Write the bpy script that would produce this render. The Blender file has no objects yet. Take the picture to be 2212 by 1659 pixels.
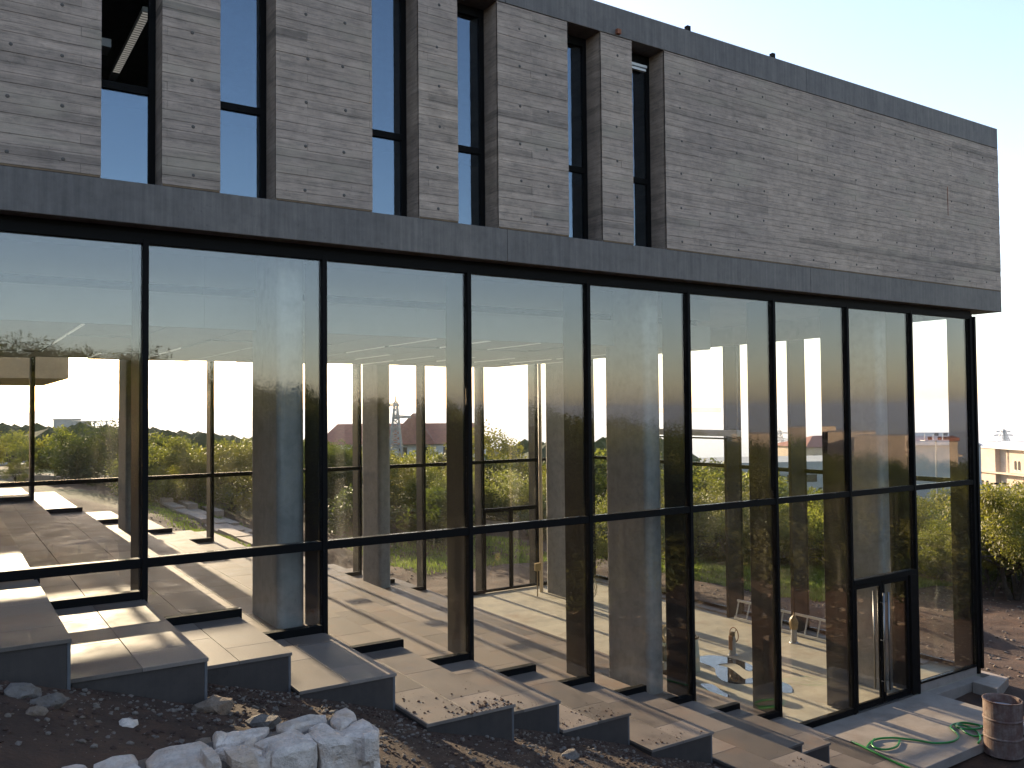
import bpy, bmesh, math, random
from mathutils import Vector, Matrix, noise
R = math.radians
random.seed(7)
scene = bpy.context.scene
COL = scene.collection

# ------------------------------------------------------------------ camera, sky, sun, exposure
CAM = Vector((-17.8193, -9.9206, 5.5421))
YAW, PITCH, ROLL, FPX = R(33.2899), R(1.6887), R(-0.5144), 1879.6
fwd = Vector((math.sin(YAW) * math.cos(PITCH), math.cos(YAW) * math.cos(PITCH), math.sin(PITCH)))
rgt0 = Vector((math.cos(YAW), -math.sin(YAW), 0)); up0 = rgt0.cross(fwd)
rgt = rgt0 * math.cos(ROLL) + up0 * math.sin(ROLL)
upv = -rgt0 * math.sin(ROLL) + up0 * math.cos(ROLL)
cam = bpy.data.cameras.new('camera'); camo = bpy.data.objects.new('camera', cam); COL.objects.link(camo)
camo.matrix_world = Matrix(((rgt.x, upv.x, -fwd.x, CAM.x), (rgt.y, upv.y, -fwd.y, CAM.y), (rgt.z, upv.z, -fwd.z, CAM.z), (0, 0, 0, 1)))
cam.sensor_width = 36; cam.lens = 36 * FPX / 2212; cam.clip_start = 0.1; cam.clip_end = 60000
scene.camera = camo
SUN_EL, SUN_AZ = R(15.3), R(0.5)
world = bpy.data.worlds.new('World'); scene.world = world; world.use_nodes = True
wn = world.node_tree; wn.nodes.clear()
sky = wn.nodes.new('ShaderNodeTexSky'); sky.sky_type = 'NISHITA'; sky.sun_disc = False
sky.sun_elevation = SUN_EL; sky.sun_rotation = SUN_AZ; sky.altitude = 300; sky.dust_density = 1.0; sky.air_density = 1.0; sky.ozone_density = 2.0
bg = wn.nodes.new('ShaderNodeBackground'); bg.inputs['Strength'].default_value = 0.15
wo = wn.nodes.new('ShaderNodeOutputWorld')
tn = wn.nodes.new('ShaderNodeMix'); tn.data_type = 'RGBA'; tn.blend_type = 'MULTIPLY'; tn.inputs[0].default_value = 1; tn.inputs[7].default_value = (1.17, 1.0, .93, 1)
wn.links.new(sky.outputs[0], tn.inputs[6]); wn.links.new(tn.outputs[2], bg.inputs[0]); wn.links.new(bg.outputs[0], wo.inputs[0])
sl = bpy.data.lights.new('sun', 'SUN'); sl.energy = 4.8; sl.angle = R(0.5); sl.color = (1.0, 0.80, 0.56)
so = bpy.data.objects.new('sun', sl); COL.objects.link(so)
sd = Vector((math.sin(SUN_AZ) * math.cos(SUN_EL), math.cos(SUN_AZ) * math.cos(SUN_EL), math.sin(SUN_EL)))
so.rotation_euler = sd.to_track_quat('Z', 'Y').to_euler(); so.location = (0, 40, 30)
vs = scene.view_settings; vs.view_transform = 'Standard'; vs.look = 'None'; vs.exposure = 1.55; vs.gamma = 1; vs.use_curve_mapping = False
scene.render.engine = 'CYCLES'
cy = scene.cycles; cy.max_bounces = 10; cy.transparent_max_bounces = 24; cy.diffuse_bounces = 4; cy.glossy_bounces = 4; cy.transmission_bounces = 4
cy.caustics_reflective = False; cy.caustics_refractive = False; cy.use_denoising = True; cy.sample_clamp_indirect = 6

# ------------------------------------------------------------------ helpers
def empty(name, loc=(0, 0, 0), parent=None, label=None, cat=None, group=None, kind=None, rz=0):
    o = bpy.data.objects.new(name, None); COL.objects.link(o); o.location = loc; o.rotation_euler.z = rz
    o.empty_display_size = 0.2
    if parent: o.parent = parent
    return tag(o, label, cat, group, kind)
def tag(o, label=None, cat=None, group=None, kind=None):
    if label: o['label'] = label
    if cat: o['category'] = cat
    if group: o['group'] = group
    if kind: o['kind'] = kind
    return o
class MB:
    """collects geometry for one mesh"""
    def __init__(s): s.v = []; s.f = []
    def box(s, x0, x1, y0, y1, z0, z1):
        n = len(s.v)
        s.v += [(x0, y0, z0), (x1, y0, z0), (x1, y1, z0), (x0, y1, z0), (x0, y0, z1), (x1, y0, z1), (x1, y1, z1), (x0, y1, z1)]
        s.f += [(n, n+3, n+2, n+1), (n+4, n+5, n+6, n+7), (n, n+1, n+5, n+4), (n+1, n+2, n+6, n+5), (n+2, n+3, n+7, n+6), (n+3, n, n+4, n+7)]
        return s
    def quad(s, *p):
        n = len(s.v); s.v += list(p); s.f.append(tuple(range(n, n + len(p)))); return s
    def prism(s, pts, z0, z1):
        n = len(s.v); k = len(pts)
        s.v += [(p[0], p[1], z0) for p in pts] + [(p[0], p[1], z1) for p in pts]
        s.f.append(tuple(range(n + k - 1, n - 1, -1))); s.f.append(tuple(range(n + k, n + 2 * k)))
        for i in range(k): j = (i + 1) % k; s.f.append((n + i, n + j, n + k + j, n + k + i))
        return s
    def tube(s, pts, r, seg=8, closed=False, cap=True):
        P = [Vector(p) for p in pts]; n0 = len(s.v); rr = r if isinstance(r, (list, tuple)) else [r] * len(P)
        prev = None
        for i, p in enumerate(P):
            a = P[(i - 1) % len(P)] if (closed or i > 0) else P[i]; b = P[(i + 1) % len(P)] if (closed or i < len(P) - 1) else P[i]
            t = (b - a).normalized() if (b - a).length > 1e-9 else Vector((0, 0, 1))
            if prev is None: u = t.orthogonal().normalized()
            else:
                u = prev - t * prev.dot(t); u = u.normalized() if u.length > 1e-6 else t.orthogonal().normalized()
            prev = u; w = t.cross(u)
            for k in range(seg):
                an = 2 * math.pi * k / seg; s.v.append(tuple(p + (u * math.cos(an) + w * math.sin(an)) * rr[i]))
        m = len(P) if closed else len(P) - 1
        for i in range(m):
            for k in range(seg):
                a = n0 + i * seg + k; b = n0 + i * seg + (k + 1) % seg; j = (i + 1) % len(P)
                s.f.append((a, b, n0 + j * seg + (k + 1) % seg, n0 + j * seg + k))
        if cap and not closed:
            s.f.append(tuple(n0 + k for k in range(seg - 1, -1, -1))); s.f.append(tuple(n0 + (len(P) - 1) * seg + k for k in range(seg)))
        return s
    def lathe(s, prof, c=(0, 0, 0), seg=24):
        n0 = len(s.v)
        for r, z in prof:
            for k in range(seg):
                a = 2 * math.pi * k / seg; s.v.append((c[0] + r * math.cos(a), c[1] + r * math.sin(a), c[2] + z))
        for i in range(len(prof) - 1):
            for k in range(seg):
                a = n0 + i * seg + k; b = n0 + i * seg + (k + 1) % seg
                s.f.append((a, b, b + seg, a + seg))
        return s
    def mesh(s, name, mat=None, smooth=False):
        me = bpy.data.meshes.new(name); me.from_pydata(s.v, [], s.f)
        if mat: me.materials.append(mat)
        if smooth: me.polygons.foreach_set('use_smooth', [True] * len(me.polygons))
        me.update(); return me
    def build(s, name, mat=None, parent=None, smooth=False, loc=None, bevel=0, **k):
        o = bpy.data.objects.new(name, s.mesh(name, mat, smooth)); COL.objects.link(o)
        if parent: o.parent = parent
        if loc: o.location = loc
        if bevel:
            b = o.modifiers.new('bevel', 'BEVEL'); b.width = bevel; b.segments = 2; b.limit_method = 'ANGLE'
        return tag(o, **k)
def inst(me, name, parent=None, loc=(0, 0, 0), rot=(0, 0, 0), scl=(1, 1, 1), **k):
    o = bpy.data.objects.new(name, me); COL.objects.link(o); o.location = loc; o.rotation_euler = rot; o.scale = scl
    if parent: o.parent = parent
    return tag(o, **k)
def tree_copy(o, parent=None):
    c = o.copy(); COL.objects.link(c)
    if parent: c.parent = parent
    for ch in list(o.children): tree_copy(ch, c)
    return c
def ray(px, py): return fwd + rgt * ((px - 1106) / FPX) - upv * ((py - 829.5) / FPX)
def at(px, w, py=885):            # place of a thing seen at bearing px, w metres in front of the lens
    p = CAM + ray(px, py) * w; return p
def atm(px, w, py=890):           # the same for things behind the photographer that the glass mirrors
    p = Vector((CAM.x, CAM.y, CAM.z)) + ray(px, py) * w; return Vector((p.x, -p.y, p.z))

# ------------------------------------------------------------------ materials
class N:
    def __init__(s, name):
        s.m = bpy.data.materials.new(name); s.m.use_nodes = True; s.t = s.m.node_tree; s.t.nodes.clear()
        s.out = s.n('OutputMaterial'); s.b = s.n('BsdfPrincipled'); s.l(s.b.outputs[0], s.out.inputs[0])
    def n(s, t, **k):
        o = s.t.nodes.new('ShaderNode' + t)
        for a, b in k.items():
            if a.startswith('i_'): o.inputs[int(a[2:]) if a[2:].isdigit() else a[2:].replace('_', ' ')].default_value = b
            else: setattr(o, a, b)
        return o
    def l(s, a, b): s.t.links.new(a, b)
    def coord(s, kind='Object', scale=(1, 1, 1)):
        if kind == 'World': c = s.n('NewGeometry').outputs['Position']
        else: c = s.n('TexCoord').outputs[kind]
        mp = s.n('Mapping'); mp.inputs['Scale'].default_value = scale; s.l(c, mp.inputs[0]); return mp.outputs[0]
    def noise(s, co, scale=5, detail=5, rough=.6):
        x = s.n('TexNoise'); x.inputs['Scale'].default_value = scale; x.inputs['Detail'].default_value = detail; x.inputs['Roughness'].default_value = rough
        s.l(co, x.inputs['Vector']); return x.outputs[0]
    def ramp(s, f, stops):
        r = s.n('ValToRGB'); e = r.color_ramp.elements
        while len(e) < len(stops): e.new(.5)
        for k, (p, c) in enumerate(stops):
            e[k].position = p; e[k].color = (c[0], c[1], c[2], 1) if hasattr(c, '__len__') else (c, c, c, 1)
        s.l(f, r.inputs[0]); return r.outputs[0]
    def mix(s, f, a, b, mode='MIX'):
        x = s.n('Mix', data_type='RGBA', blend_type=mode)
        if hasattr(f, 'links'): s.l(f, x.inputs[0])
        else: x.inputs[0].default_value = f
        for v, i in ((a, 6), (b, 7)):
            if hasattr(v, 'links'): s.l(v, x.inputs[i])
            else: x.inputs[i].default_value = (v[0], v[1], v[2], 1) if hasattr(v, '__len__') else (v, v, v, 1)
        return x.outputs[2]
    def math(s, op, a, b=None, c=None):
        x = s.n('Math', operation=op)
        for i, v in enumerate((a, b, c)):
            if v is None: continue
            if hasattr(v, 'links'): s.l(v, x.inputs[i])
            else: x.inputs[i].default_value = v
        return x.outputs[0]
    def bump(s, h, strength=.3, dist=.01):
        b = s.n('Bump'); b.inputs['Strength'].default_value = strength; b.inputs['Distance'].default_value = dist
        s.l(h, b.inputs['Height']); s.l(b.outputs[0], s.b.inputs['Normal'])
    def col(s, c):
        i = s.b.inputs['Base Color']
        if hasattr(c, 'links'): s.l(c, i)
        else: i.default_value = (c[0], c[1], c[2], 1)
    def set(s, **k):
        for a, v in k.items():
            i = s.b.inputs[a.replace('_', ' ')]
            if hasattr(v, 'links'): s.l(v, i)
            else: i.default_value = v
def objvar(m, c, lo=.85, hi=1.15):
    r = m.n('ObjectInfo').outputs['Random']; f = m.n('MapRange'); m.l(r, f.inputs[0]); f.inputs[3].default_value = lo; f.inputs[4].default_value = hi
    cc = m.n('CombineColor'); [m.l(f.outputs[0], cc.inputs[i]) for i in range(3)]
    return m.mix(1.0, c, cc.outputs[0], 'MULTIPLY')
def simple(name, c, rough=.6, metal=0, nz=0, scale=20, bump=0, var=None):
    m = N(name); cc = c
    if nz:
        co = m.coord('World'); f = m.noise(co, scale, 4, .6)
        cc = m.ramp(f, [(.25, tuple(x * (1 - nz) for x in c)), (.75, tuple(min(1, x * (1 + nz)) for x in c))])
        if bump: m.bump(f, bump, .01)
    if var: cc = objvar(m, cc if nz else c, *var)
    m.col(cc); m.set(Roughness=rough, Metallic=metal); return m.m

def concrete(name, base, board=False, streak=.35, rough=.75):
    m = N(name); co = m.coord('World')
    big = m.noise(m.coord('World', (.35, .35, .5)), 1.0, 4, .6)
    grain = m.noise(co, 60, 4, .7); mid = m.noise(m.coord('World', (1, 1, 1)), 6, 5, .65)
    c = m.ramp(mid, [(.3, tuple(x * .8 for x in base)), (.5, base), (.72, tuple(x * 1.16 for x in base))])
    c = m.mix(.5, c, m.ramp(big, [(.35, (.62, .62, .66)), (.65, (1.1, 1.08, 1.02))]), 'MULTIPLY')
    if board:
        wood = m.noise(m.coord('World', (1.5, 1.5, 22)), 1.6, 8, .78)
        c = m.mix(.9, c, m.ramp(wood, [(.32, .38), (.45, .86), (.7, 1.3)]), 'MULTIPLY')
        blot = m.noise(m.coord('World', (2.2, 2.2, 7)), 1.7, 7, .75)
        c = m.mix(m.ramp(blot, [(.52, 0), (.68, .6)]), c, (.12, .098, .082))
        # tone of each board: the boards lie in courses of 0.1 m, 1.6-2.4 m long
        sx = m.n('SeparateXYZ'); m.l(m.n('NewGeometry').outputs['Position'], sx.inputs[0])
        row = m.math('FLOOR', m.math('MULTIPLY', m.math('ADD', sx.outputs[2], -7.9485), 10.0))
        sh = m.math('FRACT', m.math('MULTIPLY', row, .37))
        colm = m.math('FLOOR', m.math('ADD', m.math('MULTIPLY', sx.outputs[0], .42), m.math('MULTIPLY', m.math('FLOOR', m.math('MULTIPLY', sh, 3)), .33)))
        cb = m.n('CombineXYZ'); m.l(row, cb.inputs[0]); m.l(colm, cb.inputs[1])
        wn_ = m.n('TexWhiteNoise'); m.l(cb.outputs[0], wn_.inputs[0])
        c = m.mix(.9, c, m.ramp(wn_.outputs[0], [(0, .52), (.05, .86), (.5, 1.0), (1, 1.14)]), 'MULTIPLY')
        c = m.mix(m.ramp(m.noise(m.coord('World', (.8, .8, 2.2)), 1.3, 3, .5), [(.55, 0), (.7, .5)]), c, (.30, .25, .19))
        hh = m.mix(.5, wood, grain); m.bump(hh, .5, .008)
    else:
        drip = m.noise(m.coord('World', (7, 7, .35)), 2.2, 5, .7)
        c = m.mix(streak, c, m.ramp(drip, [(.35, .72), (.55, 1.0), (.75, 1.35)]), 'MULTIPLY')
        m.bump(grain, .25, .005)
    pit = m.ramp(m.noise(co, 22, 2, .5), [(.24, .45), (.30, 1.0)])
    c = m.mix(.5, c, pit, 'MULTIPLY')
    m.col(c); m.set(Roughness=rough); return m.m
M = {}
M['board'] = concrete('board_marked_concrete', (.325, .25, .202), True)
M['fascia'] = concrete('dark_smooth_concrete', (.112, .096, .088), False, .85, .65)
M['column'] = concrete('column_concrete', (.27, .265, .255), False, .2)
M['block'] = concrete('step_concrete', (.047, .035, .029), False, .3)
M['soffit'] = concrete('soffit_concrete', (.20, .19, .18), False, .2)
M['metal'] = simple('black_anodised_metal', (.0055, .005, .005), .6, 0)
M['metal'].node_tree.nodes['Principled BSDF'].inputs['Specular IOR Level'].default_value = .06
M['fin'] = simple('dark_bronze_metal', (.020, .016, .013), .6, 0, .3, 3)
M['fin'].node_tree.nodes['Principled BSDF'].inputs['Specular IOR Level'].default_value = .2
M['steel'] = simple('brushed_steel', (.22, .22, .22), .35, 1)
M['ceil'] = simple('white_ceiling_board', (.25, .245, .24), .8, 0, .05, 2)
M['bulk'] = simple('grey_bulkhead_board', (.21, .205, .20), .8, 0, .05, 2)
M['lamp'] = N('lamp_and_gap_glow'); M['lamp'].col((.8, .8, .78)); M['lamp'].set(Emission_Color=(1, .95, .85, 1), Emission_Strength=.06); M['lamp'] = M['lamp'].m  # louvre lamp, and the glow imitating daylight in the ceiling gaps

def glass(name, refl, tint, dust, wav=.04, wscale=1.1, gc=(.95, .95, .97)):
    m = N(name); m.t.nodes.remove(m.b)
    tr = m.n('BsdfTransparent'); tr.inputs[0].default_value = (*tint, 1)
    gl = m.n('BsdfGlossy'); gl.inputs['Roughness'].default_value = 0.0; gl.inputs[0].default_value = (*gc, 1)
    co = m.coord('World', (1, 1, 1)); nz = m.noise(co, wscale, 2, .4)
    b = m.n('Bump'); b.inputs['Strength'].default_value = wav; b.inputs['Distance'].default_value = .05; m.l(nz, b.inputs['Height']); m.l(b.outputs[0], gl.inputs['Normal'])
    lw = m.n('LayerWeight'); lw.inputs['Blend'].default_value = .5
    f = m.math('MULTIPLY_ADD', m.math('POWER', lw.outputs['Facing'], 5.0), .9, refl); f = m.math('MINIMUM', f, .95)
    mx = m.n('MixShader'); m.l(f, mx.inputs[0]); m.l(tr.outputs[0], mx.inputs[1]); m.l(gl.outputs[0], mx.inputs[2])
    df = m.n('BsdfDiffuse'); df.inputs[0].default_value = (.72, .68, .6, 1)
    tl = m.n('BsdfTranslucent'); tl.inputs[0].default_value = (.80, .74, .6, 1)
    ms = m.n('MixShader'); ms.inputs[0].default_value = .6; m.l(df.outputs[0], ms.inputs[1]); m.l(tl.outputs[0], ms.inputs[2])
    d1 = m.ramp(m.noise(m.coord('World', (1, 1, .35)), 2.0, 6, .62), [(.42, .15), (.60, .8), (.75, 3.2)])
    d2 = m.ramp(m.noise(co, 45, 3, .6), [(.35, .35), (.75, 1.6)])
    sp = m.ramp(m.noise(co, 80, 1, .5), [(.76, 0), (.80, 12)])
    st = m.ramp(m.noise(m.coord('World', (14, 14, .5)), 1.5, 4, .6), [(.40, .75), (.75, 1.5)])
    dd = m.math('MULTIPLY', m.math('MULTIPLY', d1, d2), m.math('MULTIPLY', st, dust)); dd = m.math('ADD', dd, m.math('MULTIPLY', sp, .02)); dd = m.math('MINIMUM', dd, .6)
    m2 = m.n('MixShader'); m.l(dd, m2.inputs[0]); m.l(mx.outputs[0], m2.inputs[1]); m.l(ms.outputs[0], m2.inputs[2])
    m.l(m2.outputs[0], m.out.inputs[0]); return m.m
M['glass'] = glass('dusty_facade_glass', .06, (.972, .972, .95), .007, .012)
M['glass_back'] = glass('rear_facade_glass', .03, (.965, .972, .968), .010)
M['glass_win'] = glass('upper_window_glass', .125, (.55, .60, .62), (.004), .12, .6, gc=(.70, .84, 1))

def tile(name, base, rough=.42, spec=.5, scale=1.0):
    m = N(name); co = m.coord('World')
    f = m.noise(co, 3.0 * scale, 6, .62); g = m.noise(co, 90, 3, .6)
    c = m.ramp(f, [(.28, tuple(x * .72 for x in base)), (.5, base), (.74, tuple(x * 1.18 for x in base))])
    c = m.mix(.5, c, m.ramp(g, [(.3, .8), (.7, 1.15)]), 'MULTIPLY')
    c = objvar(m, c, *((.62, 1.34) if 'slab' in name else (.92, 1.08)))
    ri_ = m.n('NewGeometry').outputs['Random Per Island']; cmb = m.n('CombineColor'); mr = m.n('MapRange'); mr.inputs[3].default_value = .55; mr.inputs[4].default_value = 1.35; m.l(ri_, mr.inputs[0]); [m.l(mr.outputs[0], cmb.inputs[q_]) for q_ in range(3)]
    if 'slab' in name: c = m.mix(1.0, c, cmb.outputs[0], 'MULTIPLY')
    soil = m.ramp(m.noise(m.coord('World', (.8, .8, .8)), 1.1, 7, .7), [(.52, 0), (.72, .55)])
    c = m.mix(soil, c, (.20, .115, .07))
    m.col(c); m.set(Roughness=m.ramp(f, [(.3, rough * .8), (.7, rough * 1.25)]), Specular_IOR_Level=spec); m.bump(m.mix(.5, f, g), .08, .004); return m.m
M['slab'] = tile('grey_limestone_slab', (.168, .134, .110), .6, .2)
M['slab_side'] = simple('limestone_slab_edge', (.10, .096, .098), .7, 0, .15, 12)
M['floor'] = tile('polished_cement_floor', (.38, .345, .27), .75, .15, .5)
M['landing'] = tile('landing_cement', (.33, .275, .23), .75, .2, .7)
M['water'] = N('puddle_water'); M['water'].col((.03, .03, .03)); M['water'].set(Roughness=.02, IOR=1.33, Specular_IOR_Level=1.0); M['water'] = M['water'].m

m = N('red_soil'); co = m.coord('World')
f = m.noise(co, 2.2, 8, .7); g = m.noise(co, 30, 5, .7)
c = m.ramp(f, [(.3, (.034, .016, .008)), (.5, (.060, .028, .014)), (.72, (.105, .048, .023))])
c = m.mix(.6, c, m.ramp(g, [(.3, .55), (.7, 1.3)]), 'MULTIPLY')
vor = m.n('TexVoronoi'); vor.inputs['Scale'].default_value = 26; m.l(co, vor.inputs['Vector'])
peb = m.ramp(vor.outputs['Distance'], [(.10, 1), (.17, 0)]); pc = m.math('MULTIPLY', peb, m.ramp(m.noise(co, 1.3, 4, .6), [(.42, 0), (.6, .8)]))
c = m.mix(pc, c, (.16, .12, .09))
gr = m.ramp(m.noise(m.coord('World', (.12, .12, .12)), 1.0, 5, .6), [(.47, 0), (.55, 1)])
# grass grows a few metres away from the building works
sx = m.n('SeparateXYZ'); m.l(m.n('NewGeometry').outputs['Position'], sx.inputs[0])
dist = m.n('VectorMath', operation='LENGTH'); m.l(m.coord('World', (1, 1, 0)), dist.inputs[0])
far = m.n('MapRange'); m.l(dist.outputs['Value'], far.inputs[0]); far.inputs[1].default_value = 26; far.inputs[2].default_value = 40
gm = m.math('MULTIPLY', gr, far.outputs[0])
c = m.mix(gm, c, m.ramp(g, [(.3, (.035, .055, .012)), (.7, (.09, .12, .03))]))
m.col(c); m.set(Roughness=.95); m.bump(m.mix(.4, f, g), .9, .05); M['soil'] = m.m
m = N('grass_blades'); cc = objvar(m, m.ramp(m.noise(m.coord('World'), 3, 3, .6), [(.3, (.12, .19, .02)), (.7, (.26, .33, .05))]), .9, 1.1); m.col(cc); m.set(Roughness=.6)
tl = m.n('BsdfTranslucent'); m.l(cc, tl.inputs[0]); mx = m.n('MixShader'); mx.inputs[0].default_value = .4; m.l(m.b.outputs[0], mx.inputs[1]); m.l(tl.outputs[0], mx.inputs[2]); m.l(mx.outputs[0], m.out.inputs[0]); M['grass'] = m.m

def leafmat(name, a, b):
    m = N(name); c = m.ramp(m.noise(m.coord('Object'), 1.6, 4, .7), [(.3, a), (.7, b)]); c = objvar(m, c, .75, 1.25); m.col(c); m.set(Roughness=.55)
    tl = m.n('BsdfTranslucent'); c2 = m.mix(1.0, c, (1.25, 1.3, .6), 'MULTIPLY'); m.l(c2, tl.inputs[0])
    mx = m.n('MixShader'); mx.inputs[0].default_value = .5; m.l(m.b.outputs[0], mx.inputs[1]); m.l(tl.outputs[0], mx.inputs[2]); m.l(mx.outputs[0], m.out.inputs[0]); return m.m
M['leaf'] = leafmat('evergreen_oak_leaves', (.085, .09, .02), (.23, .205, .045))
M['leaf2'] = leafmat('olive_green_leaves', (.085, .10, .028), (.22, .215, .055))
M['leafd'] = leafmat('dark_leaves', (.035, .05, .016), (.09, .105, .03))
M['bark'] = simple('tree_bark', (.07, .055, .04), .9, 0, .4, 12, .4)
def stonemat(name, base, v=.25):
    m = N(name); co = m.coord('World'); f = m.noise(co, 9, 8, .72); g = m.noise(co, 45, 4, .6)
    c = m.ramp(f, [(.30, tuple(x * (1 - v) for x in base)), (.5, base), (.75, tuple(min(1, x * (1 + v * .6)) for x in base))])
    rust = m.ramp(m.noise(co, 3.1, 5, .7), [(.50, 0), (.66, .6)]); c = m.mix(rust, c, (base[0] * .85, base[1] * .66, base[2] * .46))
    c = m.mix(.35, c, m.ramp(g, [(.3, .75), (.7, 1.15)]), 'MULTIPLY'); c = objvar(m, c, .88, 1.1)
    m.col(c); m.set(Roughness=.85); m.bump(m.mix(.35, f, g), 1.0, .06); return m.m
M['lime'] = stonemat('rough_limestone', (.72, .58, .48), .4); M['mortar'] = stonemat('grey_mortar', (.19, .155, .13), .3)
M['gravel'] = stonemat('pale_gravel', (.22, .175, .14), .4); M['rock'] = stonemat('brown_rock', (.24, .17, .12), .4)
M['sand'] = concrete('sandstone_wall', (.60, .47, .35), False, .15, .85)
M['white'] = simple('white_painted_wall', (.6, .6, .6), .7, 0, .08, 3)
M['greyw'] = simple('grey_render', (.33, .34, .35), .8, 0, .08, 1)
M['roof'] = simple('red_clay_roof', (.30, .115, .075), .8, 0, .25, 2.5, var=(.8, 1.2))
M['dark'] = simple('dark_opening', (.015, .017, .02), .25)
M['gal'] = simple('galvanised_steel', (.28, .29, .30), .5, .6)

# ------------------------------------------------------------------ terrain
def sm(a, b, x):
    t = max(0., min(1., (x - a) / (b - a))); return t * t * (3 - 2 * t)
def step_z(k): return .36 + .3214 * (-6 - k)       # level of the tread that ends at x = k
def h(x, y):
    xx = max(x, -34)
    base = .3214 * (-6 - xx) - .02 if xx < -6.3 else .3214 * .3 - .02 - .55 * sm(-6.3, -4.6, xx)
    base = max(base, -.42)
    if xx > -5: base = -.16 if xx < 1 else -.16 - .03 * (xx - 1)
    base -= .10 * sm(-9, -6.5, x) * (1 - sm(-5, -3, x))
    n = noise.noise(Vector((x * .35, y * .35, 0))) * .10 + noise.noise(Vector((x * 1.4, y * 1.4, 3))) * .035 + noise.noise(Vector((x * 4, y * 4, 9))) * .015
    # rubble bank in front of the building to the right
    bank = 1.0 * sm(-3.0, -6.5, y) * sm(-5, 0, x)
    mound = .62 * math.exp(-((x - 3.1) / .9) ** 2 - ((y - 4.2) / 1.5) ** 2) + .35 * math.exp(-((x - 3.4) / .8) ** 2 - ((y - 2.2) / 1.0) ** 2); bank += mound * sm(.3, 1.2, x)
    z = base + bank
    ry = y - 16
    if ry > 0:                                     # behind the building the ground evens out
        t = sm(0, 34, ry); z = z * (1 - t) + t * (2.1 - .055 * max(0, x + 12) if x > -12 else 2.1)
    d = math.hypot(x + 17.8, y + 9.9)
    if y > -4 or x > 8:
        az = math.degrees(math.atan2(x + 17.8, y + 9.9))
        fall = .052 * sm(12, 62, az) + .004
        if d > 32: z -= fall * (min(d, 420) - 32) * (1 if d < 2e4 else 1)
        if d > 420: z -= (d - 420) * (.040 + .045 * sm(20, 45, az))
        z -= 4.5 * sm(60, 170, d) * (1 - sm(25, 45, az))
        if 180 < d < 4000: z += noise.noise(Vector((x * .004, y * .004, 7))) * 4 * sm(180, 500, d)
    else:
        if y < -18: z += min(26, (-18 - y) * .035 * (1 - sm(0, 50, x))) - .05 * max(0, min(120, x - 10)) * sm(-18, -40, y)
    n *= 1 + 2.5 * sm(10, 40, d - 10)
    inside = sm(-18.4, -18, x) * (1 - sm(.1, .3, x)) * sm(.1, .3, y) * (1 - sm(12.5, 12.8, y))
    z = z + n
    z = z - 1.2 * inside
    return max(z, -330)
def axis(lo, hi, c0, c1, fine):
    a = []; v = c0
    while v <= c1: a.append(v); v += fine
    s = fine; v = a[-1]
    while v < hi: s = min(s * 1.22, 2500); v += s; a.append(v)
    s = fine; v = c0
    while v > lo: s = min(s * 1.22, 2500); v -= s; a.insert(0, v)
    return a
xs = axis(-26000, 36000, -22, 8, .22); ys = axis(-6000, 34000, -11, 22, .22)
g = MB(); nx = len(xs)
for y in ys:
    for x in xs: g.v.append((x, y, h(x, y)))
for j in range(len(ys) - 1):
    for i in range(nx - 1): a = j * nx + i; g.f.append((a, a + 1, a + nx + 1, a + nx))
g.build('ground', M['soil'], smooth=True, kind='structure')
m = N('sea_water'); m.col((.10, .15, .19)); m.set(Roughness=.35); M['sea'] = m.m
MB().quad((-38000, 1500, -300), (40000, 1500, -300), (40000, 40000, -300), (-38000, 40000, -300)).build('sea', M['sea'], kind='structure')

# ------------------------------------------------------------------ stepped terrace with stone slabs (runs through the building)
terrace = empty('stepped_terrace', (0, 0, 0), kind='structure', label='grey stone terrace steps descending beside and through the glass hall')
FR = {-17: -2.77, -16: -2.68, -15: -1.78, -14: -1.97, -13: -2.60, -12: -2.0, -11: -2.03, -10: -2.38, -9: -3.28, -8: -2.1, -7: -1.78, -6: -3.6, -18: -2.9}
BK = {-18: 22, -17: 20.5, -16: 17.0, -15: 19.0, -14: 15.6, -13: 16.6, -12: 15.2, -11: 17.2, -10: 15.0, -9: 16.0, -8: 14.8, -7: 15.5, -6: 15.0}
slab_me = {}
def slab_mesh(L, w=.5):
    k = (round(L, 2), w)
    if k not in slab_me:
        b = MB(); e = .0025; L2 = L - e; W = w - e; c = .003; t = .03
        b.prism([(c, c), (W - c, c), (W - c, L2 - c), (c, L2 - c)], -.001, 0)      # bevelled top
        b.v = [(0 + e, e, -t), (W, e, -t), (W, L2, -t), (e, L2, -t), (e, e, -c), (W, e, -c), (W, L2, -c), (e, L2, -c),
               (e + c, e + c, 0), (W - c, e + c, 0), (W - c, L2 - c, 0), (e + c, L2 - c, 0)]
        b.f = [(0, 3, 2, 1), (8, 9, 10, 11)] + [(i, (i + 1) % 4, 4 + (i + 1) % 4, 4 + i) for i in range(4)] + [(4 + i, 4 + (i + 1) % 4, 8 + (i + 1) % 4, 8 + i) for i in range(4)]
        slab_me[k] = b.mesh('paving_slab', M['slab'])
    return slab_me[k]
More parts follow.
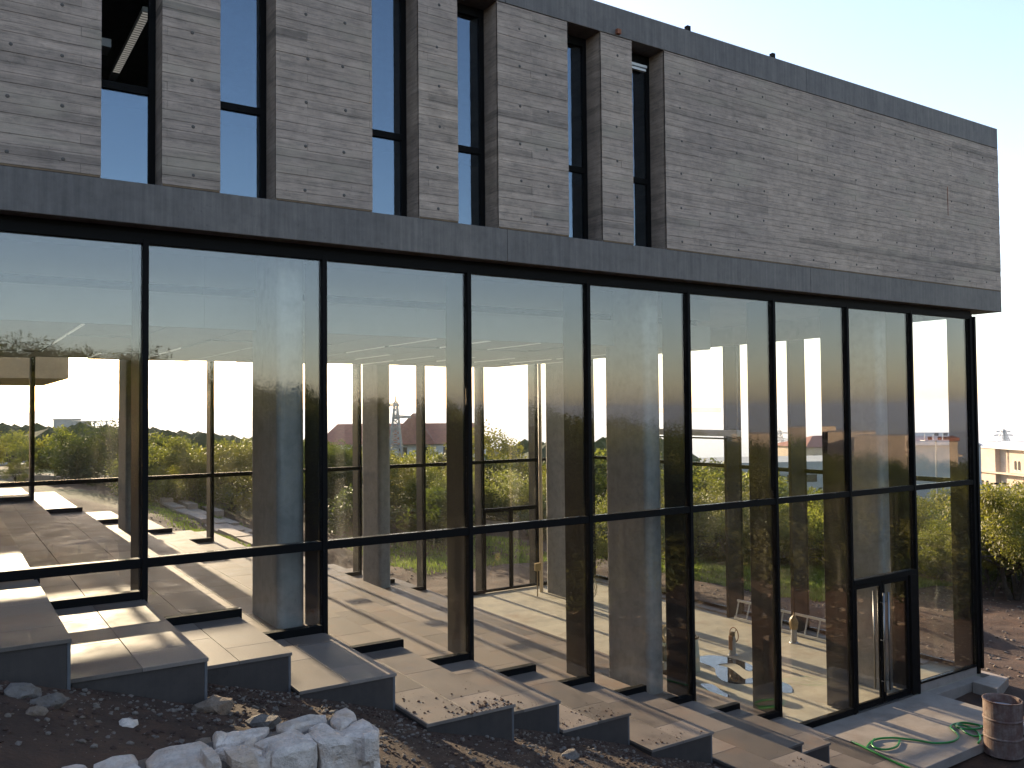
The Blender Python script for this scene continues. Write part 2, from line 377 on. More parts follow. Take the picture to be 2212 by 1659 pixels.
for k in range(-18, -5):
    z = step_z(k); y0, y1 = FR[k], BK[k]; x0 = k - 1
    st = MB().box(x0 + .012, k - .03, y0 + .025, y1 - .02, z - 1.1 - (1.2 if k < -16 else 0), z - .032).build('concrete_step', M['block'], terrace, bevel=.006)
    # riser facings (towards the lower tread) and front face strip
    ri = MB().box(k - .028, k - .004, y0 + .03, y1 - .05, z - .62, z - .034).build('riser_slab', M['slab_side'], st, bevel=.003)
    split = 6.0
    for c in (0, 1):
        y = y0; first = True
        while y < split - .3:
            L = (1.0 if c == 0 else .5) if first else 1.0; first = False
            inst(slab_mesh(min(L, 1.0)), 'paving_slab', st, (x0 + .5 * c, y, z)); y += L
        if c == 0: ya = y
        else: yb_ = y
    far = MB()
    for c, ys_ in ((0, ya), (1, yb_)):
        y = ys_
        while y < y1 - .2:
            L = min(1.0, y1 - y); far.box(x0 + .5 * c + .004, x0 + .5 * c + .5, y + .004, y + L, z - .03, z - .0005 * random.random()); y += L
    far.build('far_paving_slabs', M['slab'], st, kind='stuff')

# ------------------------------------------------------------------ hall floor, landing, paths
hallfloor = empty('hall_floor', kind='structure', label='pale cement floor of the glass hall')
for i, (xa, xb) in enumerate([(-5.997, -3.0), (-2.996, .30)]):
    for (ya, yb) in [(-.02, 4.2), (4.204, 8.4), (8.404, 12.9)]:
        MB().box(xa, xb, ya, yb, -.35, 0).build('floor_slab', M['floor'], hallfloor, bevel=.003)
landing = empty('entrance_landing', kind='structure', label='concrete landing slab outside the glass double door')
MB().prism([(-5.997, -2.09), (-1.80, -2.02), (-1.74, -.03), (-5.997, -.03)], -.16, -.004).build('landing_slab', M['landing'], landing, bevel=.01)
MB().box(-1.73, .02, -.22, -.02, -.3, -.01).build('upstand_footing', M['landing'], landing, bevel=.01)
MB().prism([(-.55, -.76), (.35, -.52), (.42, .9), (.2, .9), (.2, -.22), (-.5, -.24)], -.3, .02).build('corner_footing', M['landing'], landing, bevel=.015)
MB().box(-.2, .29, 1.0, 12.9, -.3, .04).build('side_kerb', M['landing'], landing, bevel=.01)

# kerbed path strips behind the building
path = empty('garden_path_strips', kind='structure', label='stepped tan kerb strips running away behind the hall')
for i, (x, w, ya, yb) in enumerate([(-9.3, .5, 18, 33), (-8.5, .45, 16.5, 34), (-7.7, .4, 15, 30)]):
    y = ya
    while y < yb:
        L = 2.4; z = max(h(x, y), h(x + w, y + L)) + .12
        MB().box(x, x + w, y, y + L - .02, z - .5, z).build('kerb_strip', M['landing'], path, bevel=.01); y += L
road = MB()
rp = [at(px, w, 885) for px, w in [(-300, 48), (100, 46), (400, 45), (700, 44), (1000, 43), (1300, 42), (1600, 41), (1900, 40), (2150, 38), (2500, 36)]]
for i in range(len(rp) - 1):
    a, b = rp[i], rp[i + 1]; n = Vector((-(b - a).y, (b - a).x, 0)).normalized()
    for j in range(6):
        p, q = a.lerp(b, j / 6), a.lerp(b, (j + 1) / 6)
        road.quad(*[(v.x, v.y, h(v.x, v.y) + .10) for v in (p, q, q + n * 4, p + n * 4)])
road.build('road', simple('asphalt_road', (.09, .085, .085), .9, 0, .2, 8), kind='structure')
kerb = MB()
for i in range(len(rp) - 1):
    a, b = rp[i], rp[i + 1]; n = Vector((-(b - a).y, (b - a).x, 0)).normalized()
    for j in range(6):
        p, q = a.lerp(b, j / 6), a.lerp(b, (j + 1) / 6); zz = [h(v.x, v.y) for v in (p, q)]
        kerb.quad(*[(v.x, v.y, z) for v, z in ((p, zz[0] + .28), (q, zz[1] + .28), (q - n * .25, zz[1] + .28), (p - n * .25, zz[0] + .28))])
        kerb.quad(*[(v.x, v.y, z) for v, z in ((p - n * .25, zz[0] - .1), (q - n * .25, zz[1] - .1), (q - n * .25, zz[1] + .28), (p - n * .25, zz[0] + .28))])
kerb.build('kerb', M['sand'], kind='structure')

# ------------------------------------------------------------------ the building
bd = empty('concrete_building', (0, 0, 0), label='board-marked concrete upper storey over a tall glass hall', cat='building')
Z0, Z1, Z2, Z3 = 7.515, 7.9485, 11.009, 11.437
XE, YF, D = .971, -.25, 12.69
XL = -24.0
# window openings in the front wall: (x0, x1)
WIN = [(-22.467, -21.852), (-21.267, -20.652), (-19.467, -18.852), (-18.267, -17.652), (-16.472, -15.881), (-15.275, -14.655), (-13.466, -12.833), (-12.267, -11.653), (-10.487, -9.879), (-9.290, -8.635)]
def fascia(z0, z1, name, yo=0.0):
    # joints every 6 m
    x = XL
    while x < XE - .01:
        x2 = min(x + 6.24, XE)
        MB().box(x, x2 - .004, YF + yo, .35, z0, z1).build(name, M['fascia'], bd, bevel=.008); x = x2
fascia(Z0, Z1 - .0, 'lower_beam'); fascia(Z2, Z3, 'roof_beam')
BR = simple('brown_joint_filler', (.13, .085, .05), .9, 0, .3, 8)
# board-marked piers: each pier one mesh of individually set boards
def pier(x0, x1):
    b = MB(); z = Z1 + .022; r = random.Random(int(x0 * 100)); k = 0
    b.box(x0 + .02, x1 - .02, YF + .02, .15, Z1, Z2)                       # core
    while z < Z2 - .02:
        z2 = min(z + .1, Z2 - .012); x = x0; seg = 2.38
        off = [0, .8, 1.6][int((((k * .37) % 1) * 3))]
        while x < x1 - .001:
            xe = (math.floor((x + off) / seg + 1e-6) + 1) * seg - off; xe = min(max(xe, x + .05), x1)
            d = r.uniform(-.003, .003)
            b.box(x + (.001 if x > x0 else 0), xe - (.001 if xe < x1 else 0), YF + d, YF + .03, z + .0022, z2 - .0016)
            x = xe
        z = z2; k += 1
    for xe, s in ((x0, 0), (x1, 1)):                                       # chamfered cast edges and reveals
        b.box(xe - (.0 if s == 0 else .02), xe + (.02 if s == 0 else 0), YF + .012, .15, Z1, Z2)
    o = b.build('board_marked_pier', M['board'], bd)
    MB().box(x0 + .01, x1 - .01, YF - .002, YF + .019, Z1 + .001, Z1 + .021).build('joint_strip', BR, o)
    return o
edges = [XL] + [e for w in WIN for e in w] + [XE]
piers = [(edges[i], edges[i + 1], pier(edges[i], edges[i + 1])) for i in range(0, len(edges), 2)]
tie = MB().lathe([(0, .004), (.010, .003), (.016, .0), (.020, -.004)], seg=10); tie.v = [(v[0], -v[2], v[1]) for v in tie.v]
M['tie'] = simple('dark_tie_hole', (.085, .075, .068), .9)
tie_me = tie.mesh('tie_hole', M['tie'])
rr = random.Random(4)
for x0, x1, po in piers:
    if x1 < -18.5: continue
    wdt = x1 - x0; n = max(1, round(wdt / .62)); cols_ = [x0 + wdt * (i + .5) / n for i in range(n)]
    if wdt > 5: cols_ = [x0 + .33 + i * .62 for i in range(int((wdt - .4) / .62) + 1)]
    if .9 < wdt < 2: cols_ = [x0 + .36, x1 - .36]
    for cx in cols_:
        for cz in (8.10, 8.62, 9.14, 9.66, 10.18, 10.72):
            inst(tie_me, 'tie_hole', po, (cx + rr.uniform(-.02, .02), YF - .0045, cz + rr.uniform(-.015, .015)))
# right-hand end wall of the upper storey, back, roof slab, floor slab
MB().box(XE - .25, XE - .003, .352, D + .1, Z1, Z2).build('end_wall', M['board'], bd)
MB().box(XE - .4, XE - .001, .354, D + .1, Z2, Z3).build('roof_beam', M['fascia'], bd)
MB().box(XL, XE, D + .1, D + .3, 7.70, Z3).build('rear_wall', M['board'], bd)
MB().box(XL, XE - .42, .352, D + .098, Z3 - .5, Z3 - .25).build('roof_slab', M['soffit'], bd)
MB().box(XL, XE - .003, .10, D - .4, Z0 + .03, Z1 - .01).build('floor_slab', M['soffit'], bd)
MB().box(XL, .9, -.244, .098, Z0 + .012, Z0 + .11).build('beam_soffit', simple('brown_soffit_shutter_board', (.10, .07, .045), .9, 0, .3, 6), bd)
MB().box(XL, -.4, 6.5, 6.6, Z1, Z2).build('partition_wall', simple('beige_plaster', (.40, .33, .22), .8), bd)
MB().box(-24, -23.9, .4, 6.5, Z1, Z2).build('partition_wall', M['white'], bd)
# windows
def window(x0, x1, opened=False):
    w = empty('window', (0, 0, 0), bd); fy = .09
    b = MB(); t = .045
    b.box(x0 + .001, x0 + t, fy, fy + .06, Z1 + .001, Z2 - .001); b.box(x1 - .075, x1 - .001, fy, fy + .06, Z1 + .001, Z2 - .001)
    b.box(x0 + t, x1 - .075, fy + .001, fy + .059, Z2 - .12, Z2 - .001); b.box(x0 + t, x1 - .075, fy + .001, fy + .059, Z1 + .001, Z1 + .05)
    b.build('window_frame', M['metal'], w, bevel=.004)
    MB().box(x0 + t, x1 - .075, fy - .012, fy + .05, 9.0, 9.085).build('mid_rail', M['metal'], w, bevel=.004)
    MB().box((x0 + x1) / 2 - .03, (x0 + x1) / 2, fy - .02, fy - .012, 9.035, 9.05).build('latch', M['metal'], w)
    if not opened:
        MB().box(x0 + t, x1 - .075, fy + .02, fy + .03, 9.085, Z2 - .12).build('pane', M['glass_win'], w)
    MB().box(x0 + t, x1 - .075, fy + .02, fy + .03, Z1 + .05, 9.0).build('pane', M['glass_win'], w)
for i, (a, b) in enumerate(WIN): window(a, b, i == 4)
MB().box(-9.24, -8.73, .035, .085, 10.80, 10.84).build('shutter_slat', M['white'], bd)
MB().box(-9.24, -8.76, .03, .08, 10.74, 10.775).build('shutter_slat', M['white'], bd)
rm = simple('rusty_iron', (.20, .07, .035), .9, 0, .4, 30)
MB().box(-9.60, -9.53, YF - .05, YF, 11.03, 11.10).build('rusty_bracket', rm, bd)
b = MB().box(-.995, -.98, YF - .006, YF - .004, 9.35, 9.93); b.box(-1.0, -.99, YF - .0065, YF - .0045, 9.6, 9.93); b.build('rust_streak', rm, bd)

# curtain wall: front
FH = 7.40
def base_z(xa):   # sill level of the half bay that starts at xa
    return step_z(int(round(xa)) + 1) if xa < -6.01 else 0.0
M_X = [-24, -22, -20, -18, -16, -14, -12, -10, -8, -6, -4, -2]
def zb(x): return step_z(round(x)) - .06 if x <= -6 else 0
for x in M_X:
    zz = zb(x + 1) if x < -6 else 0
    MB().box(x - .03, x + .03, -.055, .06, zz, FH + .0).build('mullion', M['metal'], bd, bevel=.004)
    MB().box(x - .045, x + .045, .061, .52, zz + .02, FH - .02).build('mullion_fin', M['fin'], bd, bevel=.004)
cp = MB().box(.075, .1745, -.055, .06, .02, FH); cp.box(.1755, .24, -.09, .10, .12, FH); cp.build('corner_post', M['metal'], bd, bevel=.004)
MB().box(.02, .17, .061, .42, .03, FH - .02).build('mullion_fin', M['fin'], bd, bevel=.004)
b = MB().box(XL, .17, -.05, .07, FH - .05, FH + .06); b.box(XL, .17, -.02, .09, FH + .06, Z0 + .03); b.build('head_frame', M['metal'], bd, bevel=.004)
xs_ = M_X + [.1]
for i in range(len(M_X)):
    a, c = xs_[i] + .031, xs_[i + 1] - .031
    if i == len(M_X) - 1: c = .074
    MB().box(a, c, -.045, .07, 3.905, 4.005).build('transom', M['metal'], bd, bevel=.004)
    MB().box(a, c, .0, .014, 4.006, FH - .05).build('glass_pane', M['glass'], bd)
    if M_X[i] >= -18 and M_X[i] < -6:
        xm = M_X[i] + 1
        za, zc = step_z(M_X[i] + 1), step_z(M_X[i] + 2)
        if za < 3.85:
            b = MB().box(a, xm, -.045, .06, za + .003, za + .09); b.box(xm, xm + .022, -.044, .059, zc + .003, za + .088)
            b.build('sill_frame', M['metal'], bd, bevel=.003)
        else:
            MB().box(xm - .03, xm + .022, -.044, .059, zc + .003, 3.904).build('sill_frame', M['metal'], bd, bevel=.003)
        if zc < 3.8: MB().box(xm + .023, c, -.045, .06, zc + .003, zc + .09).build('sill_frame', M['metal'], bd, bevel=.003)
        poly = [(a, za + .09), (xm + .022, za + .09), (xm + .022, zc + .09), (c, zc + .09), (c, 3.904), (a, 3.904)] if za < 3.8 else [(xm + .023, zc + .09), (c, zc + .09), (c, 3.904), (xm + .023, 3.904)]
        g = MB().prism(poly, 0, .014); g.v = [(v[0], v[2], v[1]) for v in g.v]; g.f = [tuple(reversed(f)) for f in g.f]
        g.build('glass_pane', M['glass'], bd)
    elif M_X[i] == -6:
        MB().box(a, c, -.045, .06, .003, .11).build('sill_frame', M['metal'], bd, bevel=.003)
        MB().box(a, c, 0, .014, .11, 3.904).build('glass_pane', M['glass'], bd)
    elif M_X[i] == -2:
        MB().box(a, c, -.02, .10, .0, .17).build('concrete_upstand', M['landing'], bd)
        MB().box(a, c, -.04, .06, .172, .205).build('sill_frame', M['metal'], bd)
        MB().box(a, c, 0, .014, .206, 3.904).build('glass_pane', M['glass'], bd)
    elif M_X[i] == -4:
        MB().box(a, c, 0, .014, 2.392, 3.904).build('glass_pane', M['glass'], bd)
# double door
dr = empty('double_door', (0, 0, 0), bd)
b = MB().box(-3.968, -2.032, -.06, .07, 2.30, 2.39); b.box(-3.968, -3.93, -.06, .07, .02, 2.30); b.box(-2.24, -2.032, -.06, .07, .02, 2.30); b.build('door_frame', M['metal'], dr, bevel=.004)
MB().box(-3.93, -2.24, -.055, .065, .004, .035).build('threshold', M['steel'], dr)
for (a, c, hx) in ((-3.925, -3.11, -3.175), (-3.085, -2.27, -3.03)):
    b = MB().box(a, c, -.03, .03, .04, .14); b.box(a, c, -.03, .03, 2.21, 2.29); b.box(a, a + .06, -.03, .03, .14, 2.21); b.box(c - .06, c, -.03, .03, .14, 2.21)
    b.build('door_leaf', M['metal'], dr, bevel=.004)
    MB().box(a + .06, c - .06, -.006, .006, .14, 2.21).build('door_pane', M['glass'], dr)
    for yy in (-.105, .105):
        b = MB().tube([(hx, yy, .27), (hx, yy, 2.08)], .017, 10)
        for zz in (.45, 1.2, 1.9): b.tube([(hx, yy, zz), (hx, yy * .25, zz)], .009, 6)
        b.build('pull_bar', M['steel'], dr, smooth=True)
# end glass wall
EX = .175
EY = [0.06, 2.1, 4.25, 6.35, 8.45, 10.55, 12.66]
for y in EY[1:]:
    MB().box(EX - .05, EX + .05, y - .03, y + .03, .04, FH).build('mullion', M['metal'], bd, bevel=.004)
    MB().box(EX - .55, EX - .051, y - .045, y + .045, .0, FH - .02).build('mullion_fin', M['fin'], bd, bevel=.004)
for i in range(6):
    a, c = EY[i] + .031, EY[i + 1] - .031
    MB().box(EX - .06, EX + .045, a, c, 3.905, 4.005).build('transom', M['metal'], bd, bevel=.004)
    MB().box(EX - .06, EX + .045, a, c, .045, .12).build('sill_frame', M['metal'], bd, bevel=.004)
    MB().box(EX - .01, EX + .004, a, c, .121, 3.904).build('glass_pane', M['glass_back'], bd)
    MB().box(EX - .01, EX + .004, a, c, 4.006, FH).build('glass_pane', M['glass_back'], bd)
MB().box(EX - .06, EX + .06, .1, D, FH, Z0 + .03).build('head_frame', M['metal'], bd)
# rear glass wall
for i, x in enumerate(M_X[1:]):
    zz = zb(x + 1) if x < -6 else 0; xo = x - .06
    MB().box(xo - .03, xo + .03, D - .05, D + .04, zz, 7.62).build('mullion', M['metal'], bd)
    MB().box(xo - .045, xo + .045, D + .041, D + .40, zz, 7.62).build('mullion_fin', M['fin'], bd)
for i in range(len(M_X)):
    a, c = xs_[i] - .06 + .031, xs_[i + 1] - .06 - .031
    MB().box(a, c, D - .05, D + .05, 3.905, 4.005).build('transom', M['metal'], bd)
    MB().box(a, c, D, D + .014, 4.006, 7.62).build('glass_pane', M['glass_back'], bd)
    x = M_X[i]
    if -18 <= x < -6:
        xm = x + 1 - .06; za, zc = step_z(x + 1), step_z(x + 2)
        if za < 3.8: MB().box(a, xm, D - .05, D + .05, za, za + .10).build('sill_frame', M['metal'], bd); MB().box(xm, xm + .03, D - .05, D + .05, zc, za + .10).build('sill_frame', M['metal'], bd)
        MB().box(xm + .031, c, D - .05, D + .05, zc, zc + .10).build('sill_frame', M['metal'], bd)
        poly = [(a, za + .1), (xm + .03, za + .1), (xm + .03, zc + .1), (c, zc + .1), (c, 3.904), (a, 3.904)] if za < 3.8 else [(xm + .03, zc + .1), (c, zc + .1), (c, 3.904), (xm + .03, 3.904)]
        g = MB().prism(poly, D, D + .014); g.v = [(v[0], v[2], v[1]) for v in g.v]; g.build('glass_pane', M['glass_back'], bd)
    elif x == -4:
        d2 = empty('rear_double_door', (0, 0, 0), bd)
        MB().box(a, c, D - .05, D + .05, 2.42, 2.54).build('door_frame', M['metal'], d2)
        MB().box(a, c, D, D + .014, 2.54, 3.904).build('glass_pane', M['glass_back'], bd)
        for (p, q) in ((a, (a + c) / 2 - .01), ((a + c) / 2 + .01, c)):
            b = MB().box(p, p + .05, D - .03, D + .03, .02, 2.42); b.box(q - .05, q, D - .03, D + .03, .02, 2.42); b.box(p + .05, q - .05, D - .03, D + .03, .02, .10); b.build('door_leaf', M['metal'], d2)
            MB().box(p + .05, q - .05, D, D + .012, .10, 2.42).build('door_pane', M['glass_back'], d2)
    elif x >= -6:
        MB().box(a, c, D - .05, D + .05, .0, .10).build('sill_frame', M['metal'], bd)
        MB().box(a, c, D, D + .014, .10, 3.904).build('glass_pane', M['glass_back'], bd)
MB().box(XL, .1, D - .06, D + .06, 7.62, 7.70).build('head_frame', M['metal'], bd)
# blade columns
for (x, y0, y1) in [(-14.41, .42, 1.55), (-8.41, .52, 1.58), (-2.41, .42, 1.60), (-20.41, .5, 1.7), (-14.41, 10.7, 11.8), (-8.41, 10.66, 11.78), (-2.41, 10.68, 11.76), (-20.41, 10.7, 11.8)]:
    zz = step_z(math.ceil(x)) - .05 if x < -6 else 0
    b = MB(); pts = []
    r = .10
    for cx, cy_, a0 in ((x + .34 - r, y0 + r, -90), (x + .34 - r, y1 - r, 0), (x + r, y1 - r, 90), (x + r, y0 + r, 180)):
        for k in range(6): an = R(a0 + k * 18); pts.append((cx + r * math.cos(an), cy_ + r * math.sin(an)))
    b.prism(pts, zz, Z0 + .03); o = b.build('column', M['column'], bd)
# hung ceiling: bulkhead, boards, glowing strips imitating daylight in the gaps
for (z0, z1, yo) in ((6.6, 7.02, 0), (7.02, 7.12, .08), (7.12, 7.5, 0)):
    x = XL
    while x < -6.11:
        x2 = min(x + 2.98, -6.1 if z0 != 7.02 else -6.4)
        if x2 - x > .1: MB().box(x, x2 - .004, 1.30 + yo, 1.42, z0, z1).build('bulkhead_panel', M['bulk'] if z0 != 7.02 else M['fin'], bd)
        x = x2 if x2 > x else x + 3
x = XL; i = 0; rr = random.Random(3)
while x < -6.2:
    x2 = min(x + .95, -6.1); y = 1.43; dz = 0
    while y < 8.7:
        y2 = min(y + 1.82, 8.72)
        MB().box(x + .012, x2 - .012, y + .003, y2, 6.60 + rr.choice((0, .012, .02)), 6.66).build('ceiling_board', M['ceil'], bd)
        if rr.random() < .62: MB().box(x2 - .010, x2 + .010, y + .1, y2 - .1, 6.602, 6.65).build('gap_glow_strip', M['lamp'], bd)  # added glow for the daylight gleam along the board joint, not a lamp
        y = y2
    x = x2; i += 1
for xe in (-11, -6.5, -1.5): MB().box(xe, xe + .3, 1.45, D - .2, 7.1, 7.54).build('ceiling_beam', M['soffit'], bd)
# upper room fittings seen through the open sash
lf = empty('louvre_light', (0, 0, 0), bd)
P0, P1 = Vector((-15.9, 1.6, 10.55)), Vector((-15.62, 4.9, 10.55)); 
b = MB().box(-15.80, -15.70, 1.3, 3.9, 10.45, 10.51); b.build('light_housing', M['white'], lf)
for k in range(30): MB().box(-15.795, -15.705, 1.33 + k * .075, 1.345 + k * .075, 10.435, 10.45).build('louvre', M['lamp'], lf)
pj = MB().box(-16.35, -16.12, 1.5, 1.8, 10.0, 10.1); pj.tube([(-16.24, 1.65, 10.1), (-16.24, 1.65, 10.9)], .02, 8); pj.build('projector', M['white'], bd)
# roof: short posts with a strip of wire mesh between them
for x in (-13.98, -11.98, -9.98, -7.98, -5.98):
    MB().box(x - .035, x + .035, -.13, -.06, Z3, Z3 + .15).build('roof_post', M['metal'], bd)
for k in range(4):
    xa = -13.945 + 2 * k; b = MB()
    for j in range(40): b.tube([(xa + j * .048 + .02, -.09, Z3), (xa + j * .048 + .02, -.09 - .02, Z3 + .10)], .0016, 3, cap=False)
    for zz in (.03, .07): b.tube([(xa, -.09, Z3 + zz), (xa + 1.93, -.09, Z3 + zz)], .0016, 3, cap=False)
    b.build('wire_mesh', M['gal'], bd, kind='stuff')
# tall downpipe by the far column, hanging rail inside the end wall
tag(MB().tube([(-2.52, 11.85, 0), (-2.52, 11.85, FH)], .055, 12).build('downpipe', simple('cream_pipe', (.62, .52, .38), .5), bd, smooth=True))
o = empty('hanging_cable_tray', (0, 0, 0), label='grey cable tray hung on a thin rod inside the end glass wall', cat='cable tray')
MB().box(-.42, -.24, 5.9, 11.0, 4.78, 4.95).build('tray', M['gal'], o, bevel=.01)
MB().box(-.40, -.26, 5.88, 10.9, 4.70, 4.74).build('lower_rail', M['metal'], o)
MB().tube([(-.33, 5.95, 4.95), (-.33, 5.95, 7.5)], .02, 8).build('hanger_rod', M['gal'], o, smooth=True)

# ------------------------------------------------------------------ things in the hall
M['alu'] = simple('bright_aluminium', (.62, .60, .55), .5, .2)
def ladder():
    o = empty('ladder', (0, 0, 0), label='long aluminium ladder lying on its side along the end glass wall', cat='ladder')
    y0, y1 = 2.2, 6.05
    for z in (.03, .47): MB().box(-.47 + (.0 if z < .2 else .12), -.44 + (.0 if z < .2 else .12), y0, y1, z, z + .06).build('rail', M['alu'], o, bevel=.005)
    k = y0 + .2
    while k < y1: MB().tube([(-.455, k, .08), (-.335, k, .48)], .02, 6).build('rung', M['alu'], o); k += .36
ladder()
yel = simple('yellow_plastic_bag', (.30, .20, .08), .5, 0, .3, 20)
def stub(x, y, hh, label, what):
    o = empty('pipe_stub', (x, y, 0), label=label, cat='pipe stub')
    MB().lathe([(.0, 0), (.11, 0), (.10, .02), (.075, .03), (.06, hh), (0, hh)], seg=16).build('stub_pipe', M['gal'], o, smooth=False)
    if what == 'wheel':
        b = MB(); b.tube([(.10 * 0 + .05, .0 + .13 * math.cos(a), hh + .02 + .16 * math.sin(a)) for a in [2 * math.pi * k / 20 for k in range(20)]], .010, 6, closed=True)
        for k in range(3):
            a = 2 * math.pi * k / 3; b.tube([(.05, 0, hh + .02), (.05, .13 * math.cos(a), hh + .02 + .16 * math.sin(a))], .007, 5)
        b.build('hand_wheel', rm, o, smooth=True)
        MB().box(-.06, .04, -.05, .05, hh - .1, hh + .1).build('valve_body', simple('dark_brass', (.12, .08, .04), .5, .5), o, bevel=.02)
        MB().box(-.09, -.06, -.06, .04, hh - .30, hh + .02).build('orange_rag', simple('orange_rag', (.26, .12, .05), .8), o, bevel=.01)
    else:
        b = MB().lathe([(0, hh - .1), (.09, hh - .08), (.105, hh + .08), (.08, hh + .16), (.03, hh + .25), (0, hh + .32)], seg=10)
        b.v = [(v[0] + random.uniform(-.012, .012), v[1] + random.uniform(-.012, .012), v[2]) for v in b.v]; b.build('wrapping', yel, o)
    return o
stub(-2.92, 3.85, .42, 'steel pipe stub with a hand wheel standing beside the puddle', 'wheel')
stub(-.98, 3.73, .40, 'steel pipe stub wrapped in yellow plastic in front of the ladder', 'bag')
# pump trolley with a coil of hose
o = empty('pump_trolley', (-5.2, 3.5, 0), label='dark green pump on a small wheeled trolley with coiled hose on top', cat='pump')
gm_ = simple('dark_green_paint', (.03, .06, .045), .5); 
MB().box(-.28, .24, -.22, .22, .40, .72).build('pump_housing', gm_, o, bevel=.02)
for k in range(7): MB().box(-.22 + k * .065, -.195 + k * .065, -.232, -.221, .44, .68).build('vent_slot', M['dark'], o)
MB().box(-.32, .30, -.2, .2, .22, .39).build('tank', simple('dirty_cream_paint', (.34, .31, .24), .7, 0, .2, 10), o, bevel=.02)
MB().box(-.36, .36, -.22, .22, .14, .20).build('chassis', M['metal'], o)
for (x, y) in ((-.25, -.25), (.25, -.25), (-.25, .25), (.25, .25)):
    b = MB().tube([(x, y - .03, .11), (x, y + .03, .11)], .105, 16); b.build('wheel', M['metal'], o)
b = MB()
for k in range(14):
    rr_ = .19 - .004 * k; zc = .86 + .012 * (k % 5)
    b.tube([(rr_ * 1.1 * math.cos(a) - .02, -.14 + .022 * k + .02 * math.sin(3 * a), zc + rr_ * math.sin(a)) for a in [2 * math.pi * q / 22 for q in range(22)]], .011, 5, closed=True)
b.build('hose_coil', simple('straw_coloured_rope', (.42, .34, .20), .8), o, smooth=True)
MB().tube([(.05, 0, .7), (.05, 0, 1.18)], .018, 6).build('tow_handle', M['metal'], o)
o = empty('mixing_drum', (-4.53, 3.52, 0), label='tall pale plastic drum with a black rim beside the pump trolley', cat='drum')
MB().lathe([(0, 0), (.17, 0), (.185, .03), (.18, .3), (.19, .32), (.175, .35), (.15, .66), (.15, .70)], seg=20).build('drum_body', simple('pale_plastic', (.48, .48, .38), .5, 0, .12, 8), o, smooth=True)
MB().tube([(.15 * math.cos(a), .15 * math.sin(a), .71) for a in [2 * math.pi * k / 20 for k in range(20)]], .022, 6, closed=True).build('drum_rim', M['metal'], o, smooth=True)
o = empty('cable_reel_stand', (-2.78, 9.1, 0), label='small stand hung with a tangle of pale cable near the far column', cat='cable stand')
MB().tube([(0, 0, 0), (0, 0, .9)], .03, 8).build('stand_post', M['gal'], o)
MB().lathe([(0, .88), (.12, .9), (.1, 1.0), (0, 1.04)], seg=10).build('stand_head', M['metal'], o)
b = MB()
for k in range(6): b.tube([(.12 * math.cos(a) * (1 + .2 * random.random()), .10 * math.sin(a + k), .62 + .26 * math.sin(a)) for a in [2 * math.pi * q / 14 for q in range(14)]], .008, 4, closed=True)
b.build('cable_tangle', simple('pale_cable', (.45, .38, .26), .7), o)
o = empty('broom', (-3.05, 11.3, 0), label='wooden broom leaning near the rear glass door', cat='broom')
MB().tube([(0, 0, .02), (.18, .25, .85)], .018, 6).build('broom_handle', simple('broom_wood', (.42, .28, .13), .7), o)
MB().box(.10, .28, .20, .32, .72, .95).build('broom_head', simple('straw_bristle', (.45, .32, .14), .9), o, bevel=.02)
# puddles
PU = [[[-3.694, 4.158], [-3.364, 4.117], [-3.181, 3.845], [-3.131, 3.345], [-3.239, 2.973], [-3.431, 2.805], [-3.577, 2.864], [-3.385, 3.341], [-3.612, 3.5], [-3.78, 3.485], [-3.725, 3.226], [-3.923, 2.77], [-4.051, 2.495], [-3.902, 2.471], [-3.786, 2.39], [-3.602, 2.062], [-3.593, 1.822], [-3.664, 1.642], [-3.927, 1.383], [-4.099, 1.503], [-3.985, 1.791], [-4.079, 2.161], [-4.427, 2.366], [-4.487, 2.681], [-4.308, 3.04], [-4.018, 3.345], [-3.945, 3.645], [-3.924, 3.901]],
      [[-5.02, 2.779], [-4.84, 2.615], [-4.985, 2.266], [-5.087, 1.941], [-5.261, 1.956], [-5.288, 2.187], [-5.163, 2.464]]]
for pu, lb in zip(PU, ('large irregular rain puddle on the hall floor beside the pipe stub', 'small narrow puddle on the hall floor nearest the glass front')):
    pts = [Vector(p) for p in pu]; out = []
    for k in range(len(pts)):
        p0, p1, p2, p3 = pts[k - 1], pts[k], pts[(k + 1) % len(pts)], pts[(k + 2) % len(pts)]
        for t in (0, .33, .66): out.append(tuple(.5 * ((2 * p1) + (p2 - p0) * t + (2 * p0 - 5 * p1 + 4 * p2 - p3) * t * t + (3 * p1 - p0 - 3 * p2 + p3) * t ** 3)))
    if sum(out[i][0] * out[(i + 1) % len(out)][1] - out[(i + 1) % len(out)][0] * out[i][1] for i in range(len(out))) < 0: out.reverse()
    MB().prism(out, .001, .005).build('puddle', M['water'], label=lb, cat='puddle')
# pieces lying outside
tag(MB().tube([(2.5, 3.30, .50), (2.5, 4.80, .25)], .055, 12).build('orange_pipe', simple('orange_plastic_pipe', (.55, .12, .04), .45), smooth=True), 'orange plastic drain pipe lying on the soil outside the end glass', 'pipe')

